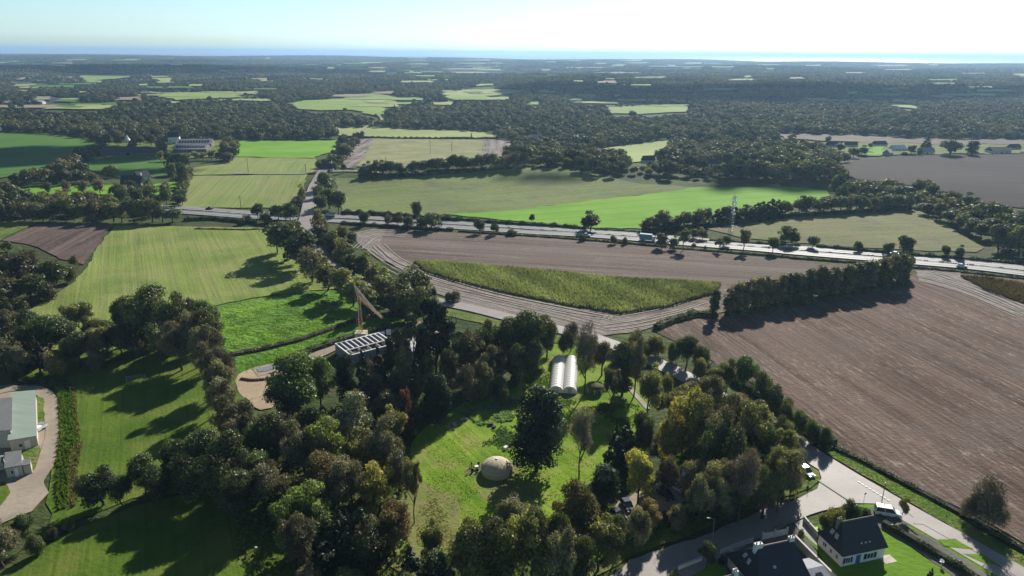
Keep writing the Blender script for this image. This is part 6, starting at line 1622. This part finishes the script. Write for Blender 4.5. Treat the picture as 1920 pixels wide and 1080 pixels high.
# houses keep a little room in front of them
hs = [o for o in C.objects if o.name.startswith(('farmhouse', 'farm_barn', 'spire')) and o.parent is None]
ok = np.ones(len(A), bool)
for h in hs:
    hx, hy = h.location.x, h.location.y; dd = math.hypot(hx, hy); ux, uy = hx / dd, hy / dd
    along = (A[:, 0] - hx) * ux + (A[:, 1] - hy) * uy; side = np.abs((A[:, 0] - hx) * uy - (A[:, 1] - hy) * ux)
    ok &= ~((along > -38) & (along < 14) & (side < 12))
    ok &= ~((along > -16) & (along < 16) & (side < 26))
A = A[ok]; d = d[ok]
order = np.argsort(d)
ntree = sum(1 for t in TREES if not t['kind'].startswith('bush'))
vis = []
for i in order:
    q = proj((A[i, 0], A[i, 1], terr1(A[i, 0], A[i, 1]) + 6))
    if len(vis) >= 0: break
print('individual trees', ntree, 'plus', len(vis))
for i in vis:
    H = rng.uniform(8, 12.5); place_tree(float(A[i, 0]), float(A[i, 1]), H, H * rng.uniform(.75, .95), rng.choice(['oak', 'oak', 'brown', 'oak', 'conif']), 'woodedge')
A = np.delete(A, np.array(vis, int), axis=0)

def proto_arrays(kind, nleaf, ls, scale, off=(0, 0)):
    pos, nrm, sx, sy, tint, axis, nt_ = crown_cloud(kind, nleaf, ls)
    return pos * scale + np.array([off[0], off[1], 0]), nrm, sx * scale, sy * scale, tint

def stuff_wood(name, protos, pts, sc, label, big=1.0):
    """protos: list of (arrays, material index); pts Nx2; one object, instanced by geometry nodes"""
    me_parts = []; mats = ['oak', 'brown', 'olive', 'conif']
    V, TI, MI, PI = [], [], [], []
    for k, (arr, mi) in enumerate(protos):
        pos, nrm, sx, sy, tint = arr
        nrm = nrm / np.linalg.norm(nrm, axis=1, keepdims=True)
        ref = nr.normal(size=nrm.shape); u = ref - (ref * nrm).sum(1, keepdims=True) * nrm; u /= np.linalg.norm(u, axis=1, keepdims=True); w = np.cross(nrm, u)
        a = u * sx[:, None] * .5; b = w * sy[:, None] * .5
        V.append(np.stack([pos - a, pos - b, pos + a, pos + b], 1).reshape(-1, 3)); TI.append(tint); MI.append(np.full(len(pos), mi)); PI.append(np.full(len(pos), k + 1))
    V = np.concatenate(V); TI = np.concatenate(TI); MI = np.concatenate(MI); PI = np.concatenate(PI)
    nf = len(TI); npnt = len(pts)
    z = terr(pts[:, 0], pts[:, 1])
    allv = np.concatenate([V, np.column_stack([pts, z])]).astype(np.float32)
    me = bpy.data.meshes.new(name)
    me.vertices.add(len(allv)); me.vertices.foreach_set('co', allv.ravel())
    me.loops.add(nf * 4); me.loops.foreach_set('vertex_index', np.arange(nf * 4, dtype=np.int32))
    me.polygons.add(nf); me.polygons.foreach_set('loop_start', np.arange(0, nf * 4, 4, dtype=np.int32)); me.polygons.foreach_set('loop_total', np.full(nf, 4, np.int32))
    for k in mats: me.materials.append(L[k])
    me.polygons.foreach_set('material_index', MI.astype(np.int32))
    at = me.attributes.new('tint', 'FLOAT', 'FACE'); at.data.foreach_set('value', np.clip(TI, 0, 1).astype(np.float32))
    pid = np.concatenate([np.repeat(PI, 4), np.zeros(npnt)]).astype(np.int32)
    at = me.attributes.new('proto', 'INT', 'POINT'); at.data.foreach_set('value', pid)
    # neighbouring trees tend to be alike: choose by a slow pattern plus chance
    pat = (np.sin(pts[:, 0] / 70) * np.sin(pts[:, 1] / 95) + np.sin(pts[:, 0] / 230 + 2) * np.sin(pts[:, 1] / 260)) * .62 + nr.random(npnt) * .75
    pick = np.clip(((pat + .75) / 2.25 * len(protos)).astype(int), 0, len(protos) - 1)
    at = me.attributes.new('pick', 'INT', 'POINT'); at.data.foreach_set('value', np.concatenate([np.zeros(nf * 4), pick]).astype(np.int32))
    at = me.attributes.new('size', 'FLOAT', 'POINT'); at.data.foreach_set('value', np.concatenate([np.ones(nf * 4), nr.uniform(sc[0], sc[1], npnt)]).astype(np.float32))
    at = me.attributes.new('turn', 'FLOAT', 'POINT'); at.data.foreach_set('value', np.concatenate([np.zeros(nf * 4), nr.uniform(0, 6.28, npnt)]).astype(np.float32))
    me.update(calc_edges=True)
    o = bpy.data.objects.new(name, me); C.objects.link(o)
    tag(o, label, 'woodland', None, 'stuff')
    g = bpy.data.node_groups.new(name, 'GeometryNodeTree')
    g.interface.new_socket('Geometry', in_out='INPUT', socket_type='NodeSocketGeometry')
    g.interface.new_socket('Geometry', in_out='OUTPUT', socket_type='NodeSocketGeometry')
    gi = g.nodes.new('NodeGroupInput'); go = g.nodes.new('NodeGroupOutput')
    def named(nm, ty):
        n = g.nodes.new('GeometryNodeInputNamedAttribute'); n.data_type = ty; n.inputs[0].default_value = nm; return n.outputs[0]
    def sep(geo, k):
        c = g.nodes.new('FunctionNodeCompare'); c.data_type = 'INT'; c.operation = 'EQUAL'
        g.links.new(named('proto', 'INT'), [i for i in c.inputs if i.type == 'INT'][0]); [i for i in c.inputs if i.type == 'INT'][1].default_value = k
        s = g.nodes.new('GeometryNodeSeparateGeometry'); s.domain = 'POINT'
        g.links.new(geo, s.inputs[0]); g.links.new(c.outputs[0], s.inputs[1]); return s.outputs[0]
    join = g.nodes.new('GeometryNodeJoinGeometry')
    for k in range(len(protos)):
        ti = g.nodes.new('GeometryNodeGeometryToInstance'); g.links.new(sep(gi.outputs[0], k + 1), ti.inputs[0]); g.links.new(ti.outputs[0], join.inputs[0])
    iop = g.nodes.new('GeometryNodeInstanceOnPoints')
    g.links.new(sep(gi.outputs[0], 0), iop.inputs['Points']); g.links.new(join.outputs[0], iop.inputs['Instance'])
    iop.inputs['Pick Instance'].default_value = True
    g.links.new(named('pick', 'INT'), iop.inputs['Instance Index'])
    cx = g.nodes.new('ShaderNodeCombineXYZ'); g.links.new(named('turn', 'FLOAT'), cx.inputs[2])
    g.links.new(cx.outputs[0], iop.inputs['Rotation'])
    g.links.new(named('size', 'FLOAT'), iop.inputs['Scale'])
    g.links.new(iop.outputs[0], go.inputs[0])
    md = o.modifiers.new('wood', 'NODES'); md.node_group = g
    return o

def dome(kind, nb, n, ls, R_, H_):
    """broad low rounded crown seen from afar"""
    cen = []; rad = []
    for i in range(nb):
        a = rng.uniform(0, 6.28); u = math.sqrt(rng.random()) if i else 0
        cen.append((math.cos(a) * u * R_ * .6, math.sin(a) * u * R_ * .6, H_ * (.42 + .2 * (1 - u)) + rng.uniform(-.06, .06) * H_)); rad.append(R_ * rng.uniform(.38, .55))
    cen = np.array(cen); rad = np.array(rad); w = rad ** 2; idx = nr.choice(nb, size=n, p=w / w.sum())
    d = unit(n); d[:, 2] = np.where((d[:, 2] < -.2) & (nr.random(n) < .6), -d[:, 2], d[:, 2])
    pos = cen[idx] + d * (rad[idx] * (.75 + .35 * nr.random(n)))[:, None]
    pos[:, 2] = np.maximum(pos[:, 2], .3)
    nrm = d + unit(n) * .45
    tint = .0 + .34 * nr.random(nb)[idx] + .38 * (nr.random(n) - .2)
    sx = ls * (.7 + .7 * nr.random(n))
    return pos, nrm, sx, sx * .7, tint
pr = [(dome('oak', 7, 520, 1.35, 6.2, 10.5), 0), (dome('brown', 8, 480, 1.35, 6.0, 10), 1), (dome('oak', 9, 520, 1.35, 6.8, 11.5), 0), (dome('olive', 7, 480, 1.35, 5.6, 9.5), 2), (dome('brown', 7, 480, 1.35, 6.2, 10), 1), (dome('oak', 6, 520, 1.35, 5.6, 12), 0), (dome('olive', 6, 420, 1.3, 5.0, 8), 2), (dome('brown', 9, 520, 1.35, 7, 11), 1), (dome('oak', 8, 520, 1.35, 6.4, 10), 3)]
stuff_wood('distant_wood', pr, A, (.6, 1.3), 'wooded countryside behind the fields, tree upon tree')
print('distant wood', len(A))
def clump(kinds):
    parts = []
    for k in range(13):
        r_ = 19 * math.sqrt(rng.random()); a_ = rng.uniform(0, 6.28)
        kd = rng.choice(kinds)
        p_ = dome(kd, 4, 90, 3.0, rng.uniform(5, 8), rng.uniform(8, 13)); parts.append((p_[0] + np.array([math.cos(a_) * r_, math.sin(a_) * r_, 0]),) + p_[1:])
    return tuple(np.concatenate([p[i] for p in parts]) for i in range(5))
B_ = wood_points(2250, 9600, 33.0, 1.62, 5)
cl = [(clump(['oak', 'olive']), 0), (clump(['brown', 'oak']), 1), (clump(['oak']), 2), (clump(['oak', 'brown']), 0), (clump(['conif', 'oak']), 3)]
stuff_wood('far_wood', cl, B_, (.7, 1.3), 'bluish far woods rolling away to the horizon')
print('far wood', len(B_))

# ------------------------------------------------------------------ low shrubs of the hamlets, field shade comes from unseen cumulus meshes added below
ZONES = {'leftwood': 'in the wood at the left edge', 'beltwood': 'in the tree belt above the football field', 'column': 'along the right of the football field', 'fieldedge': 'on the bank below the football field',
 'middlewood': 'in the wood left of the yurt', 'pinegroup': 'between crane and polytunnels', 'garden': 'in the garden around the yurt', 'parkwood': 'in the wood around the parked cars', 'bottomwood': 'at the bottom below the yurt',
 'roadhedge': 'between the lane and the brown field', 'bridgeroad': 'beside the bridge road', 'highwayside': 'beside the highway right of the bridge', 'poplarrow': 'in the tall row by the brown field', 'highwaybelt': 'in the highway belt left of the bridge',
 'greenhedge': 'in the hedge below the vivid green field', 'rightwood': 'between strip field and dark field', 'hedgefield': 'left of the pale striped field', 'middleline': 'in the line behind the domed field', 'housegarden': 'around the white house', 'hamlet': 'in the hamlet at the right', 'farline': 'near the crossroads and beige pasture', 'farm': 'around the large farm'}
label_trees(ZONES)

# ------------------------------------------------------------------ unseen cumulus meshes added above the frame to shade fields and woods
m_cloud = plain('shade_cloud_white', (.85, .86, .88), 1.0, .03, .01)
def shade_cloud(gx_, gy_, sx, sy, seed, label):
    """a flat-based cumulus whose shade falls near the ground point (gx_, gy_)"""
    r_ = random.Random(seed); hgt = 780
    t = hgt / SUN_DIR.z; cx, cy = gx_ + SUN_DIR.x * t, gy_ + SUN_DIR.y * t
    bm = bmesh.new()
    for i in range(26):
        a = r_.uniform(0, 6.28); u = math.sqrt(r_.random()); rr = r_.uniform(.22, .42) * min(sx, sy) * (1.1 - .5 * u)
        mt = Matrix.Translation((math.cos(a) * u * sx * .5, math.sin(a) * u * sy * .5, rr * .4)) @ Matrix.Diagonal((rr * 1.15, rr, rr * .62, 1))
        bmesh.ops.create_icosphere(bm, subdivisions=2, radius=1.0, matrix=mt)
    me = bpy.data.meshes.new('shade_cloud'); bm.to_mesh(me); bm.free(); me.materials.append(m_cloud)
    for p_ in me.polygons: p_.use_smooth = True
    o = bpy.data.objects.new('shade_cloud', me); C.objects.link(o); o.location = (cx, cy, hgt)
    tag(o, label, 'shade_cloud', None, 'structure')
g_ = P(80, 290); shade_cloud(g_.x, g_.y, 260, 110, 3, 'small unseen cumulus added to shade the deep green field')
g_ = P(1475, 360); shade_cloud(g_.x, g_.y + 22, 130, 40, 5, 'small unseen cumulus added to shade the end of the vivid green field')
g_ = P(1010, 338); shade_cloud(g_.x, g_.y, 70, 16, 8, 'little unseen cumulus added to shade the top of the domed field')
g_ = P(270, 322); shade_cloud(g_.x, g_.y, 80, 40, 9, 'little unseen cumulus added to shade the field below the farm')
g_ = P(1500, 175); shade_cloud(g_.x, g_.y, 1300, 700, 11, 'large unseen cumulus added to shade the far wood on the right')
g_ = P(300, 128); shade_cloud(g_.x, g_.y, 2400, 900, 12, 'large unseen cumulus added to shade the far wood on the left')

# ------------------------------------------------------------------ haze
m, nt, out = new_mat('haze_air')
v = N(nt, "ShaderNodeVolumePrincipled")
v.inputs['Color'].default_value = (0.45, 0.70, 1.0, 1)
v.inputs['Density'].default_value = HAZE_D
v.inputs['Anisotropy'].default_value = 0.35
nt.links.new(v.outputs[0], out.inputs['Volume'])
hz = MB().box(0, 29500, 22, 96000, 61000, 250).build('haze', m)
tag(hz, 'thin blue haze in the air', 'haze', None, 'stuff')
